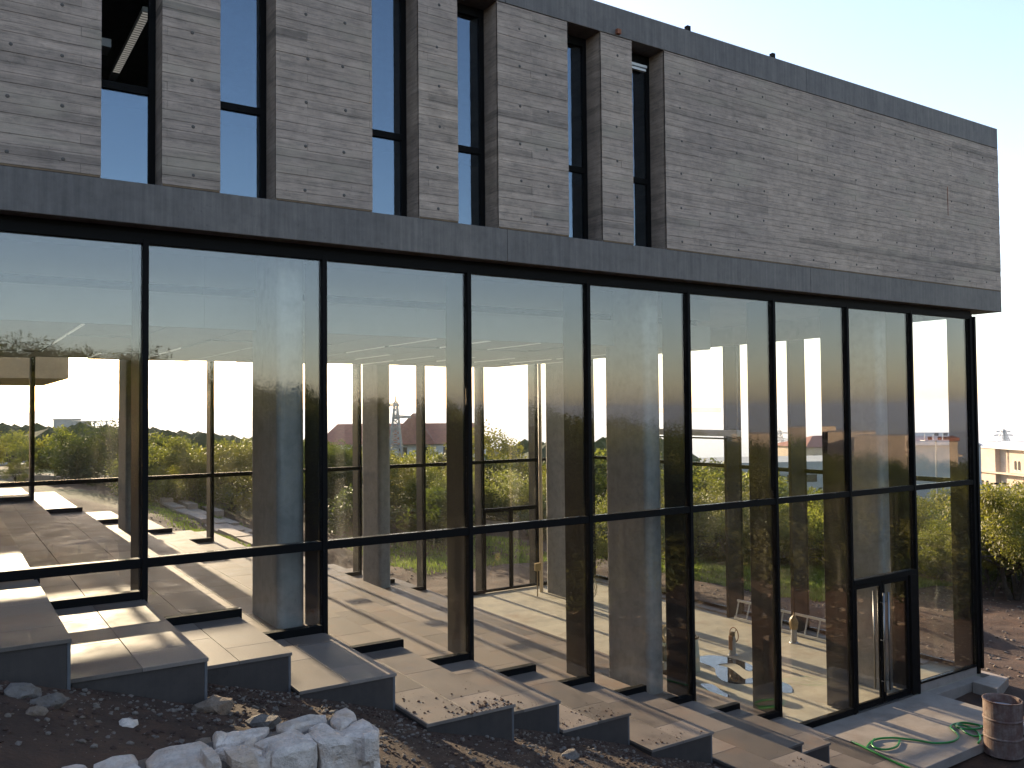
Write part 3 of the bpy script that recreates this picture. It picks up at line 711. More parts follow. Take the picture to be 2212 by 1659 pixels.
# ------------------------------------------------------------------ foreground things
o = empty('steel_drum', (-3.27, -2.28, -.14), label='rusty open-topped oil drum with pale liquid beside the landing', cat='oil drum')
dm = N('rusty_drum_paint'); co = dm.coord('World'); f = dm.noise(co, 5, 7, .7)
dc = dm.ramp(f, [(.3, (.10, .038, .025)), (.48, (.16, .095, .075)), (.64, (.24, .18, .15)), (.75, (.13, .05, .03))]); dc = dm.mix(.5, dc, dm.ramp(dm.noise(dm.coord('World', (9, 9, 1)), 3, 4, .6), [(.3, .6), (.7, 1.25)]), 'MULTIPLY')
dm.col(dc); dm.set(Roughness=.75); dm.bump(f, .3, .01)
prof = [(0, 0), (.28, 0), (.292, .015), (.285, .03), (.285, .27), (.297, .285), (.297, .30), (.285, .315), (.285, .56), (.297, .575), (.297, .59), (.285, .605), (.285, .86), (.296, .875), (.296, .885), (.280, .885), (.272, .86), (.272, .10), (0, .10)]
b = MB().lathe(prof, seg=40)
b.v = [(v[0] * (1 + .012 * math.sin(3 * math.atan2(v[1], v[0]) + v[2] * 4)), v[1] * (1 + .012 * math.sin(2 * math.atan2(v[1], v[0]) + v[2] * 5)), v[2]) for v in b.v]
b.build('drum_shell', dm.m, o, smooth=False, bevel=0)
bl = simple('dirty_white_slurry', (.55, .57, .60), .3)
MB().lathe([(0, .74), (.268, .745)], seg=30).build('liquid', bl, o)
# hose
HP = [(-6.25, -2.6, .385), (-6.2, -2.2, .385), (-6.1, -1.75, .385), (-6.03, -1.45, .38), (-5.90, -1.33, .30), (-5.62, -1.22, .06), (-5.317, -1.15, .018), (-4.956, -1.012, .018), (-4.724, -1.003, .018), (-4.518, -1.102, .018), (-4.399, -1.228, .018), (-4.263, -1.428, .018), (-4.146, -1.634, .018), (-3.883, -1.753, .018),
      (-3.619, -1.724, .018), (-3.457, -1.619, .018), (-3.322, -1.444, .018), (-3.189, -1.353, .018), (-3.041, -1.339, .018), (-2.891, -1.396, .018), (-2.793, -1.581, .02), (-2.86, -1.70, .03), (-3.08, -1.70, .045), (-3.201, -1.62, .05), (-3.26, -1.50, .05), (-3.11, -1.407, .04), (-2.92, -1.43, .045), (-2.80, -1.66, .03), (-2.95, -1.86, .02), (-3.3, -1.858, .02),
      (-3.40, -1.76, .05), (-3.30, -1.60, .055), (-3.22, -1.513, .05), (-3.16, -1.44, .055), (-3.02, -1.5, .03), (-3.1, -1.75, .02), (-3.35, -1.95, .02), (-3.55, -2.02, .01)]
def smooth_path(P, n=5):
    P = [Vector(p) for p in P]; out = []
    for k in range(len(P) - 1):
        p0, p1, p2, p3 = P[max(k - 1, 0)], P[k], P[k + 1], P[min(k + 2, len(P) - 1)]
        for j in range(n): t = j / n; out.append(.5 * ((2 * p1) + (p2 - p0) * t + (2 * p0 - 5 * p1 + 4 * p2 - p3) * t * t + (3 * p1 - p0 - 3 * p2 + p3) * t ** 3))
    return out + [P[-1]]
hm = simple('green_rubber_hose', (.005, .20, .03), .35)
o = MB().tube(smooth_path(HP), .0165, 8).build('garden_hose', hm, smooth=True, label='green garden hose snaking over the landing to the rusty drum', cat='hose')
LP = [(-4.506, -1.239, .018), (-4.62, -1.30, .018), (-4.819, -1.37, .018), (-5.05, -1.337, .018), (-5.12, -1.2, .018), (-5.02, -1.07, .02), (-4.84, -1.0, .035)]
MB().tube(smooth_path(LP), .0165, 8).build('hose_loop', hm, o, smooth=True)
o = MB().tube(smooth_path([(-17.9, -4.40, 3.30), (-17.45, -4.38, 3.34), (-17.1, -4.30, 3.30), (-16.85, -4.24, 3.26)]), .016, 8).build('garden_hose', hm, smooth=True, label='short green hose end behind the pale stone wall', cat='hose')
# dry-built limestone wall
wall = empty('stone_wall', (0, 0, 0), label='pale rough limestone garden wall in front of the steps', cat='stone wall')
WZ, WY = 3.60, -4.97
def u1(x, y): return ((650 + x * .27125) / 1.47559, (2150 + y * .27125) / 1.47559)
def u2(x, y): return ((x * .31645) / 1.47559, (1950 + y * .31645) / 1.47559)
def hitz(p, z): d = ray(*p); t = (z - CAM.z) / d.z; q = CAM + d * t; return (q.x, q.y)
def hity(p, y): d = ray(*p); t = (y - CAM.y) / d.y; q = CAM + d * t; return (q.x, q.z)
def rough(pts2, depth, axis_, base, name='wall_stone', seed=0, bulge=.02, mat='lime'):
    """an irregular block: outline pts2 in the face plane, depth behind it, crumpled"""
    r = random.Random(seed); bm = bmesh.new()
    c = Vector((sum(p[0] for p in pts2) / len(pts2), sum(p[1] for p in pts2) / len(pts2)))
    fine = []
    for k in range(len(pts2)):
        a, b_ = c + (Vector(pts2[k]) - c) * .962, c + (Vector(pts2[(k + 1) % len(pts2)]) - c) * .962; n = max(1, int((b_ - a).length / .06))
        for j in range(n): fine.append(a.lerp(b_, j / n) + Vector((r.uniform(-.007, .007), r.uniform(-.007, .007))))
    rings = [(.97, -depth), (1.0, -depth * .5), (1.0, -.014), (.985, -.002), (.88, bulge * .3), (.74, bulge * .7), (.58, bulge), (.42, bulge), (.26, bulge), (.1, bulge)]
    vs_ = []
    for s_, dz in rings:
        row = []
        for p in fine:
            q = c + (p - c) * s_; e = (noise.noise(Vector((q.x * 6, q.y * 6, seed))) * .014 + noise.noise(Vector((q.x * 17, q.y * 17, seed + 5))) * .008 - min(.018, noise.voronoi(Vector((q.x * 5.5, q.y * 5.5, seed * .7)))[0][0] * .03)) * (1 if dz > -.04 else .6)
            if axis_ == 'z': co_ = (q.x, q.y, base + dz + e)
            elif axis_ == 'y': co_ = (q.x, base - dz - e, q.y)
            else: co_ = (base + dz + e, q.x, q.y)
            row.append(bm.verts.new(co_))
        vs_.append(row)
    for a, b_ in zip(vs_, vs_[1:]):
        for k in range(len(a)): bm.faces.new((a[k], a[(k + 1) % len(a)], b_[(k + 1) % len(a)], b_[k]))
    bm.faces.new(vs_[-1]); bmesh.ops.recalc_face_normals(bm, faces=bm.faces)
    me = bpy.data.meshes.new(name); bm.to_mesh(me); bm.free(); me.materials.append(M[mat])
    o = bpy.data.objects.new(name, me); COL.objects.link(o); o.parent = wall; return o
TOP = [[(105, 710), (330, 640), (600, 590), (770, 580), (760, 640), (640, 700), (420, 790), (200, 800), (110, 760)],
       [(850, 560), (1050, 500), (1280, 445), (1450, 430), (1455, 505), (1240, 560), (1080, 610), (930, 635), (860, 600)],
       [(1470, 500), (1535, 405), (1665, 345), (1765, 400), (1805, 480), (1740, 540), (1600, 640), (1500, 560)],
       [(1230, 590), (1330, 550), (1430, 530), (1490, 560), (1610, 670), (1560, 715), (1400, 720), (1290, 660)],
       [(570, 775), (800, 690), (1060, 600), (1195, 660), (1180, 690), (940, 760), (680, 840)],
       [(55, 880), (240, 795), (600, 800), (690, 870), (680, 915), (400, 955), (150, 910)],
       [(960, 790), (1100, 730), (1250, 675), (1310, 720), (1300, 755), (1050, 815)],
       [(700, 910), (850, 815), (910, 815), (740, 935)],
       [(1620, 640), (1760, 520), (1850, 485), (1960, 550), (2070, 640), (2060, 720), (1900, 745), (1840, 705), (1650, 715)],
       [(440, 800), (600, 730), (640, 745), (560, 790)]]
for k, p in enumerate(TOP): rough([hitz(u1(*q), WZ) for q in p], .14, 'z', WZ, seed=k, bulge=.018)
TOPL = [[(1440, 1470), (1560, 1380), (1800, 1310), (2050, 1262), (2110, 1310), (2080, 1390), (2180, 1500), (2150, 1600), (1800, 1640), (1560, 1600), (1500, 1560)],
        [(940, 1530), (1050, 1470), (1350, 1425), (1400, 1460), (1390, 1540), (1450, 1600), (1300, 1660), (950, 1640)],
        [(560, 1580), (780, 1540), (900, 1540), (915, 1590), (900, 1680), (600, 1700)],
        [(2130, 1240), (2212, 1210), (2300, 1230), (2290, 1290), (2180, 1330)],
        [(-100, 1720), (300, 1620), (530, 1590), (560, 1680), (500, 1760), (0, 1820)]]
for k, p in enumerate(TOPL): rough([hitz(u2(*q), WZ) for q in p], .16, 'z', WZ, seed=20 + k, bulge=.03)
FRO = [[(325, 1010), (450, 965), (580, 935), (690, 985), (795, 985), (790, 1230), (310, 1240)],
       [(805, 985), (870, 910), (930, 870), (1180, 805), (1350, 822), (1362, 1000), (1350, 1230), (805, 1230)],
       [(1335, 792), (1400, 748), (1650, 735), (1830, 714), (1885, 780), (1887, 1000), (1880, 1230), (1372, 1230), (1380, 900)],
       [(1945, 850), (1990, 790), (2072, 650), (2088, 900), (2088, 1230), (1942, 1230)],
       [(60, 1000), (180, 960), (235, 1040), (240, 1230), (40, 1250)]]
for k, p in enumerate(FRO): rough([hity(u1(*q), WY) for q in p], .18, 'y', WY, seed=40 + k, bulge=.03)
# lower courses and the end face, partly below the frame
r = random.Random(9); z = 2.92
while z < 3.28:
    x = -18.6; zh = r.uniform(.15, .2)
    while x < -15.6:
        w = r.uniform(.2, .42); x2 = min(x + w, -15.55)
        rough([(x + .012, z + .01), (x2 - .012, z + r.uniform(.005, .02)), (x2 - .012, z + zh - .01), (x + .012, z + zh - r.uniform(0, .02))], .16, 'y', WY + .01, seed=int(x * 100 + z * 10), bulge=.02); x = x2
    z += zh
for k, (ya, yb, za, zb_) in enumerate([(-4.93, -4.70, 2.9, 3.2), (-4.68, -4.48, 2.9, 3.25), (-4.93, -4.66, 3.22, 3.5), (-4.64, -4.48, 3.27, 3.5)]):
    rough([(ya, za), (yb, za), (yb, zb_), (ya, zb_)], .15, 'x', -15.53, seed=70 + k, bulge=.02)
MB().box(-19, -15.60, -4.90, -4.53, 2.4, 3.53).build('mortar_core', M['mortar'], wall)
# mortar bedding between the top stones
b = MB(); n1, n2 = 70, 8
for j in range(n2 + 1):
    for i in range(n1 + 1):
        x = -19 + 3.42 * i / n1; y = -4.93 + .42 * j / n2; b.v.append((x, y, 3.556 + noise.noise(Vector((x * 9, y * 9, 1))) * .02))
for j in range(n2):
    for i in range(n1): a = j * (n1 + 1) + i; b.f.append((a, a + 1, a + n1 + 2, a + n1 + 1))
b.build('mortar_bedding', M['mortar'], wall)

# gravel, clods, rocks
def ico(sub, seed, amp=.3, flat=1.0):
    bm = bmesh.new(); bmesh.ops.create_icosphere(bm, subdivisions=sub, radius=1)
    for v in bm.verts:
        n = noise.noise(v.co * 1.3 + Vector((seed, 0, 0))) * amp + noise.noise(v.co * 3.1 + Vector((0, seed, 0))) * amp * .4
        v.co *= 1 + n; v.co.z *= flat
    V = [tuple(v.co) for v in bm.verts]; F = [tuple(v.index for v in f.verts) for f in bm.faces]; bm.free(); return V, F
ICO = [ico(1, s, .5, .6) for s in range(6)]
def scatter(name, n, pick, size, mat, label, cat, seed, sink=.3):
    r = random.Random(seed); b = MB()
    for _ in range(n):
        x, y = pick(r); s = size(r); V, F = r.choice(ICO); a = r.uniform(0, 6.28); ca, sa = math.cos(a), math.sin(a)
        z = h(x, y) + s * (.6 - sink); k0 = len(b.v); ex = r.uniform(.7, 1.4)
        b.v += [(x + s * (v[0] * ca * ex - v[1] * sa), y + s * (v[0] * sa * ex + v[1] * ca), z + s * v[2]) for v in V]; b.f += [tuple(k0 + i for i in f) for f in F]
    return b.build(name, mat, label=label, cat=cat, kind='stuff')
def pk_front(r):
    while True:
        x = r.uniform(-18.6, -7.5); y = -1.8 - abs(r.gauss(0, 1.3))
        k = math.ceil(x)
        if y < FR.get(k, -2) - .02 and not (-19 < x < -15.5 and -4.98 < y < -4.45) and y > -6: return x, y
scatter('gravel', 4200, pk_front, lambda r: .005 + .020 * r.random() ** 4, M['gravel'], 'pale gravel scattered over the red soil', 'gravel', 1)
scatter('soil_clods', 2600, pk_front, lambda r: .006 + .02 * r.random() ** 2, simple('soil_clod', (.055, .028, .018), .95, 0, .4, 15), 'dark red soil clods on the slope', 'soil clods', 2)
scatter('bank_rubble', 1600, lambda r: (r.uniform(-4, 14), r.uniform(-12, -3.2)), lambda r: .02 + .10 * r.random() ** 5, M['rock'], 'brown rubble strewn over the soil bank', 'rubble', 3)
scatter('side_gravel', 3500, lambda r: (r.uniform(.3, 16), r.uniform(-3, 14)), lambda r: .015 + .04 * r.random() ** 3, M['gravel'], 'loose stones on the soil beside the end wall', 'gravel', 5)
scatter('rear_gravel', 2500, lambda r: (r.uniform(-12, 2), r.uniform(16, 34)), lambda r: .015 + .05 * r.random() ** 3, M['gravel'], 'loose stones on the soil behind the hall', 'gravel', 6)
ROCKS = [(-15.72, -3.15, .10, 'blue-grey rock half buried beside the gravel corner'), (-16.02, -2.86, .11, 'upright grey rock at the corner of the second step'), (-17.35, -3.15, .09, 'dark grey rock near the left frame edge'), (-17.2, -3.32, .08, 'flat dark rock just right of the left-edge rock'), (-16.35, -3.9, .06, 'dark rock close behind the stone wall'), (-16.1, -4.1, .04, 'small pale round stone behind the wall'), (-15.35, -3.25, .045, 'small cream cobble beside the green weed'), (-17.3, -3.6, .05, 'pale flat stone at the lower left'), (-16.75, -3.55, .05, 'pinkish stone on the dark soil'), (-12.6, -2.95, .08, 'mossy rock against the front of the fifth step')]
for k, (x, y, s, lb) in enumerate(ROCKS):
    V, F = ico(2, 30 + k, .45, .7); b = MB(); b.v = [(v[0] * s * 1.3, v[1] * s, v[2] * s) for v in V]; b.f = F
    b.build('rock', M['rock'] if k % 3 == 1 else M['mortar'] if (k < 5 or k == 9) else M['lime'], loc=(x, y, h(x, y) + s * .3), label=lb, cat='rock')
# crumbs of earth on the treads
b = MB(); r = random.Random(12); zt_ = step_z(-13)
for _ in range(260):
    if r.random() < .75: x, y = -13.02 - abs(r.gauss(0, .35)), -2.6 + abs(r.gauss(0, .13))
    else: x, y = r.uniform(-13.98, -13.02), r.uniform(-2.58, -1.6)
    if x < -13.98: continue
    s = .003 + .018 * r.random() ** 5; V, F = r.choice(ICO); k0 = len(b.v)
    b.v += [(x + s * v[0], y + s * v[1], zt_ + s * .4 + s * v[2]) for v in V]; b.f += [tuple(k0 + i for i in f) for f in F]
for (kx, n) in ((-11, 70), (-10, 40), (-9, 90), (-12, 30)):
    for _ in range(n):
        x, y = kx - r.uniform(.1, .95), FR[kx] + .03 + abs(r.gauss(0, .2)); s = .004 + .016 * r.random() ** 4; V, F = r.choice(ICO); k0 = len(b.v)
        b.v += [(x + s * v[0], y + s * v[1], step_z(kx) + s * .4 + s * v[2]) for v in V]; b.f += [tuple(k0 + i for i in f) for f in F]
b.build('earth_crumbs', simple('dry_earth', (.09, .045, .028), .95, 0, .4, 20), label='crumbs of red earth spilt on the step edges', cat='earth crumbs', kind='stuff')
# little weed
b = MB(); r = random.Random(5); wx, wy = -15.28, -3.2
for _ in range(60):
    a = r.uniform(0, 6.28); l = r.uniform(.03, .08); b.quad((0, 0, 0), (l * math.cos(a) * .5 - .006, l * math.sin(a) * .5, l * .7), (l * math.cos(a), l * math.sin(a), l * .6), (l * math.cos(a) * .5 + .006, l * math.sin(a) * .5, l * .7))
b.build('weed', M['grass'], loc=(wx, wy, h(wx, wy)), label='small bright green weed on the soil beside the stone wall', cat='weed')
# grass patches beyond
def grass(n, pick, hgt, seed, label, name='grass'):
    r = random.Random(seed); b = MB()
    for _ in range(n):
        x, y = pick(r); z = h(x, y); a = r.uniform(0, 6.28); l = hgt * r.uniform(.5, 1.3); w = .02
        dx, dy = math.cos(a), math.sin(a); lean = r.uniform(0, .5) * l
        b.v += [(x - dy * w, y + dx * w, z), (x + dy * w, y - dx * w, z), (x + dx * lean, y + dy * lean, z + l)]; k = len(b.v); b.f.append((k - 3, k - 2, k - 1))
    return b.build(name, M['grass'], label=label, cat='grass', kind='stuff')
def gp(c, sx_, sy_): return lambda r: (c[0] + r.gauss(0, sx_), c[1] + r.gauss(0, sy_))
grass(38000, lambda r: (3.6 + 7.5 * r.random(), 6.5 + 13 * r.random()), .14, 1, 'bright green grass strip outside the end glass wall')
grass(9000, lambda r: (-4 + 7 * r.random(), 17 + 8 * r.random()), .14, 2, 'green grass behind the rear glass door', 'grass')
grass(5000, lambda r: (-10.2 + r.gauss(0, .4) + 2.6 * (r.random() < .5), r.uniform(16, 34)), .10, 3, 'tufts of grass between the path strips', 'grass')

# ------------------------------------------------------------------ trees
def crown_mesh(seed, n_cl, n_leaf, rx, rz, ls, mat, name='crown'):
    r = random.Random(seed); b = MB(); cl = []
    for _ in range(n_cl):
        while True:
            p = Vector((r.uniform(-1, 1), r.uniform(-1, 1), r.uniform(-.8, 1)))
            if .35 < p.length < 1: break
        cl.append((Vector((p.x * rx, p.y * rx, p.z * rz)), r.uniform(.20, .42) * rx))
    for i in range(n_leaf):
        c, rad = cl[i % n_cl]
        d = Vector((r.gauss(0, 1), r.gauss(0, 1), r.gauss(0, .8))).normalized(); p = c + d * rad * (r.random() ** .4)
        u = Vector((r.gauss(0, 1), r.gauss(0, 1), r.gauss(0, 1))).normalized(); w = u.orthogonal().normalized(); l = ls * r.uniform(.6, 1.3)
        k = len(b.v); b.v += [tuple(p - u * l), tuple(p + w * l * .45), tuple(p + u * l), tuple(p - w * l * .45)]; b.f.append((k, k + 1, k + 2, k + 3))
    return b.mesh(name, mat)
def trunk_mesh(seed, hgt, rx, stems=3):
    r = random.Random(seed); b = MB()
    for s in range(stems):
        a = r.uniform(0, 6.28); P = [Vector((r.uniform(-.08, .08), r.uniform(-.08, .08), -.2))]; dirv = Vector((math.cos(a) * .35, math.sin(a) * .35, 1)).normalized()
        for k in range(6): P.append(P[-1] + (dirv + Vector((r.uniform(-.25, .25), r.uniform(-.25, .25), 0))).normalized() * hgt / 6)
        b.tube(P, [.11 * (1 - k / 8) for k in range(7)], 6)
        for q in range(5):
            p = P[r.randint(2, 5)]; e = p + Vector((r.uniform(-1, 1) * rx * .7, r.uniform(-1, 1) * rx * .7, r.uniform(.2, .6) * hgt * .5)); m_ = p.lerp(e, .5) + Vector((0, 0, .12)); b.tube([p, m_, e], [.045, .03, .012], 5)
    return b.mesh('trunk', M['bark'], True)
CR = []; 
for k, (rx, rz, mt, nl, ls) in enumerate([(1.9, 1.25, 'leaf', 14000, .055), (1.7, 1.5, 'leaf2', 13000, .055), (2.2, 1.2, 'leafd', 14000, .065), (1.6, 1.8, 'leaf', 8000, .06), (2.0, 1.6, 'leaf2', 13000, .06)]):
    CR.append((crown_mesh(100 + k, 34, nl, rx, rz, ls, M[mt]), trunk_mesh(200 + k, 2.0, rx), rx, rz))
LOWCR = [(crown_mesh(300 + k, 26, 2400, rx, rz, .13, M[mt]), trunk_mesh(400 + k, 2.0, rx, 2), rx, rz) for k, (rx, rz, mt) in enumerate([(1.9, 1.3, 'leaf'), (1.8, 1.5, 'leafd'), (2.1, 1.3, 'leaf2')])]
def tree(x, y, top, kind, sc=1.0, label='', group=None, protos=CR, name='oak_tree'):
    """tree standing at x, y whose crown reaches height top"""
    cm, tm, rx, rz = protos[kind]; z = h(x, y); H = top - z
    o = empty(name, (x, y, z), label=label, cat='tree', group=group, rz=(x * 7.3 + y * 3.1) % 6.28)
    s = H / (1.35 + 2 * rz * .9) * sc if H < 3.6 else sc * max(1.0, H / 5.2)
    inst(tm, 'trunk', o, (0, 0, 0), scl=(s, s, max(.4, (H - rz * s * 1.1) / 2.0)))
    inst(cm, 'crown', o, (0, 0, H - rz * s * 1.08), scl=(s, s, s))
    return o
def ztop(py, px, w): return CAM.z - (py - (885 - .009 * (px - 1106))) / FPX * w
# trees one can tell apart: (bearing px, distance, top py, proto, scale)
NEAR = [(2178, 27.0, 1048, 0, 1.0, 'sunlit olive-green tree right of the glass corner, crown catching the light'),
        (2235, 30.0, 1060, 0, 1.05, 'dark leafy tree at the right frame edge behind the sunlit one'),
        (2128, 33.0, 1090, 2, 1.05, 'shaded tree just beyond the corner post of the glass hall'),
        (2290, 30.0, 1040, 1, 1.28, 'tree standing past the right frame edge beside the road'),
        (2012, 31.0, 1118, 1, 1.22, 'tree behind the last glass bay, right of the entrance door'),
        (1925, 33.0, 1085, 0, 1.28, 'tree seen through the bay above the entrance door'),
        (1800, 32.0, 1062, 4, 1.28, 'bright green tree left of the entrance door bay'),
        (1700, 34.0, 1050, 1, 1.28, 'yellow-green tree behind the sixth mullion'),
        (1590, 33.0, 1045, 3, 1.22, 'tree under the low grey building, behind the ladder end'),
        (1520, 36.0, 1040, 1, 1.28, 'tree below the pale end of the low grey building'),
        (1440, 32.0, 1065, 0, 1.28, 'tree just right of the nearer big blade column'),
        (1335, 29.5, 1055, 4, 1.09, 'small forked tree on the green grass beyond the hall corner'),
        (1205, 46.0, 1000, 3, 1.35, 'tree partly hidden by the far corner column'),
        (1105, 44.0, 1010, 4, 1.35, 'yellow-green tree behind the rear glass door'),
        (1060, 56.0, 905, 3, 1.69, 'tall rounded tree rising beside the red-roofed house'),
        (990, 43.0, 1020, 1, 1.35, 'leafy tree behind the fourth mullion'),
        (930, 45.0, 1000, 4, 1.35, 'light green tree in front of the red-roofed house'),
        (870, 47.0, 990, 0, 1.35, 'tree at the foot of the lattice mast'),
        (730, 44.0, 975, 2, 1.35, 'dark tree just right of the third mullion'),
        (640, 50.0, 960, 2, 1.35, 'dark tree hidden behind the blade column on the left'),
        (500, 42.0, 962, 0, 1.37, 'spreading tree left of the blade column on the soil slope'),
        (420, 44.0, 958, 3, 1.37, 'dark tree behind the second rear mullion'),
        (345, 41.0, 945, 1, 1.37, 'yellowish bushy tree seen through the second bay'),
        (250, 46.0, 925, 2, 1.56, 'tall dark tree beside the first mullion'),
        (130, 48.0, 960, 4, 1.43, 'green tree in the middle of the first bay'),
        (40, 44.0, 990, 1, 1.30, 'pale green tree near the left frame edge'),
        (1480, 31.5, 1090, 0, .9, 'low leafy tree at the head of the grass strip'),
        (1650, 31.5, 1090, 3, .85, 'low tree behind the grass above the wheel-topped pipe stub'),
        (1860, 31.5, 1100, 2, .9, 'dark low tree behind the orange drain pipe'),
        (2060, 28.0, 1125, 4, .95, 'low tree close behind the last glass bay'),
        (2210, 26.5, 1085, 4, .85, 'full leafy tree closest to the corner, in front of the sunlit one'),
        (2135, 27.5, 1150, 1, .75, 'dark bushy tree hugging the glass corner post'),
        (-60, 44.0, 950, 0, 1.43, 'tree beyond the left frame edge')]
for (px, w, py, k, s, lb) in NEAR:
    p = at(px, w); tree(p.x, p.y, ztop(py, px, w), k, s, lb)
r = random.Random(21)
def prof_top(px):
    P = [(-400, 915), (100, 918), (300, 922), (548, 950), (700, 965), (900, 985), (1160, 965), (1280, 960), (1480, 968), (1600, 1010), (1900, 1025), (2212, 1060), (2600, 1070)]
    for (a, b_), (c, d) in zip(P, P[1:]):
        if a <= px <= c: return b_ + (d - b_) * (px - a) / (c - a)
    return 1000
SH = 'low dark shrubs under the trees'
for k in range(60):
    px = r.uniform(620, 2450); w = r.uniform(36, 47)
    if px > 2080: w = r.uniform(27, 34)
    elif px > 1380 and k % 2: w = r.uniform(34, 37)
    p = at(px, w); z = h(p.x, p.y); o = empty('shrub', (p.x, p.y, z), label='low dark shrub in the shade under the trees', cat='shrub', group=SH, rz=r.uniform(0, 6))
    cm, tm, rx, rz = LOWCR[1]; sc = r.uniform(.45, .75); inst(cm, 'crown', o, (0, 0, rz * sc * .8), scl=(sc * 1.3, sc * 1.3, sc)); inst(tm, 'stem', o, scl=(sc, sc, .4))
GR = 'small evergreen trees in the grove beyond the road'
KL = ['olive-green low-crowned tree in the grove beyond the road', 'dark dense tree in the grove beyond the road', 'pale green airy tree in the grove beyond the road']
for k in range(170):
    px = r.uniform(-300, 2500); w = r.choice((r.uniform(48, 62), r.uniform(60, 82)))
    if 650 < px < 1080 and w > 70: w -= 20
    if 1450 < px < 2150: w = min(w, 75)
    p = at(px, w); q = r.randrange(3)
    tp = prof_top(px) + r.uniform(10, 55) * (1 if w > 60 else 1.2)
    tree(p.x, p.y, max(ztop(tp, px, w), h(p.x, p.y) + 2.2), q, r.uniform(1.1, 1.6), KL[q], GR, LOWCR)
# cypress
p = at(1299, 75); cyp = empty('cypress_tree', (p.x, p.y, h(p.x, p.y)), label='slender dark cypress standing above the grove', cat='tree')
hh = ztop(945, 1299, 75) - h(p.x, p.y); cm = crown_mesh(555, 60, 3000, .5, 3.0, .09, M['leafd'])
inst(cm, 'crown', cyp, (0, 0, hh * .55), scl=(.8, .8, hh / 6.4)); MB().tube([(0, 0, 0), (0, 0, hh * .8)], .08, 6).build('trunk', M['bark'], cyp)
# trees behind the photographer, mirrored in the glass
MIR = [(-60, 740), (60, 738), (170, 750), (270, 760), (380, 800), (470, 815), (560, 828), (640, 838), (730, 850), (820, 855), (900, 868), (980, 878), (1060, 872), (1140, 880), (1220, 888), (1310, 900), (1400, 915), (1480, 925), (1560, 935), (1650, 950), (1740, 965), (1830, 975), (1930, 985), (2030, 990), (2130, 990), (2240, 985)]
MIRP = [(crown_mesh(700 + k, 60, 24000, 3.0, 2.3, .06, M[('leaf', 'leafd', 'leaf2')[k]]), trunk_mesh(710 + k, 2.5, 2.6, 2), 3.0, 2.3) for k in range(3)]
GM = 'trees on the hill behind the photographer, mirrored in the glass'
for k, (px, py) in enumerate(MIR):
    for (w, dpy, s) in ((34 + (k % 3) * 3, 10, 1.2), (46 + (k % 4) * 2, 0, 1.4)) + (((27 + (k % 3) * 1.3, 25 + 12 * (k % 2), .95), (26.2, 95, .6)) if px > 1050 else ()):
        pp = px + (40 if w > 44 else 0)
        p = atm(pp, w); zt = ztop(py + dpy, pp, w); kk = (k + (w > 44)) % 3
        tree(p.x, p.y, max(zt, h(p.x, p.y) + 2.6), kk, s * .75, 'tree on the bank behind the photographer, mirrored in the glass front', GM, MIRP)
for k in range(46):
    px = 1180 + k * 24 + r.uniform(-10, 10); w = r.uniform(24.0, 28.0); p = atm(px, w)
    o = empty('shrub', (p.x, p.y, h(p.x, p.y)), label='low shrub on top of the soil bank, mirrored in the lower panes', cat='shrub', group='shrubs along the top of the soil bank', rz=r.uniform(0, 6))
    cm, tm, rx, rz = LOWCR[k % 2]; sc = r.uniform(.55, .85); inst(cm, 'crown', o, (0, 0, rz * sc * .75), scl=(sc, sc, sc)); inst(tm, 'stem', o, scl=(sc, sc, .35))
# woods far off
b = MB(); r = random.Random(8)
for _ in range(11000):
    px = r.uniform(-500, 2700); w = 66 * (11 ** r.random()); p = at(px, w); s = r.uniform(1.6, 3.2) * (1 + w / 500)
    z = h(p.x, p.y); top = ztop(prof_top(px) - 14 + (10 if px < 548 else 0), px, w)
    if z + s * 1.4 > top: continue
    if (1450 < px < 2300 and w < 128) or (600 < px < 1100 and w < 110): continue
    V, F = ICO[r.randrange(6)]; k0 = len(b.v); b.v += [(p.x + s * v[0], p.y + s * v[1], z + s * .5 + s * 1.4 * v[2]) for v in V]; b.f += [tuple(k0 + i for i in f) for f in F]
m = N('far_tree_canopy'); co = m.coord('World'); f = m.noise(co, .8, 8, .75); m.col(m.ramp(f, [(.3, (.03, .045, .015)), (.7, (.09, .11, .04))])); m.set(Roughness=.9); m.bump(f, 1.0, .8)
b.build('far_woods', m.m, smooth=False, label='wooded hillside fading towards the sea', cat='woods', kind='stuff')

# ------------------------------------------------------------------ buildings and masts in the distance
def local(name, px, w, label, cat, yaw_off=0, py=885):
    p = at(px, w, py); o = empty(name, (p.x, p.y, 0), label=label, cat=cat, rz=-YAW + yaw_off); return o
def wins(o, x0, x1, z, n, w, hh, y, arch=False):
    for i in range(n):
        cx = x0 + (x1 - x0) * (i + .5) / n
        f = MB().box(cx - w / 2, cx + w / 2, y - .03, y + .05, z, z + hh).build('window', M['dark'], o)
        MB().box(cx - w / 2 - .08, cx + w / 2 + .08, y - .08, y - .02, z - .1, z).build('window_sill', M['white'], f)
        if arch:
            pts = [(cx + w / 2 * math.cos(a), z + hh + w / 2 * math.sin(a)) for a in [math.pi * k / 8 for k in range(9)]]
            g_ = MB().prism(pts, 0, .08); g_.v = [(v[0], v[2] + y - .03, v[1]) for v in g_.v]; g_.build('window_arch', M['dark'], f)
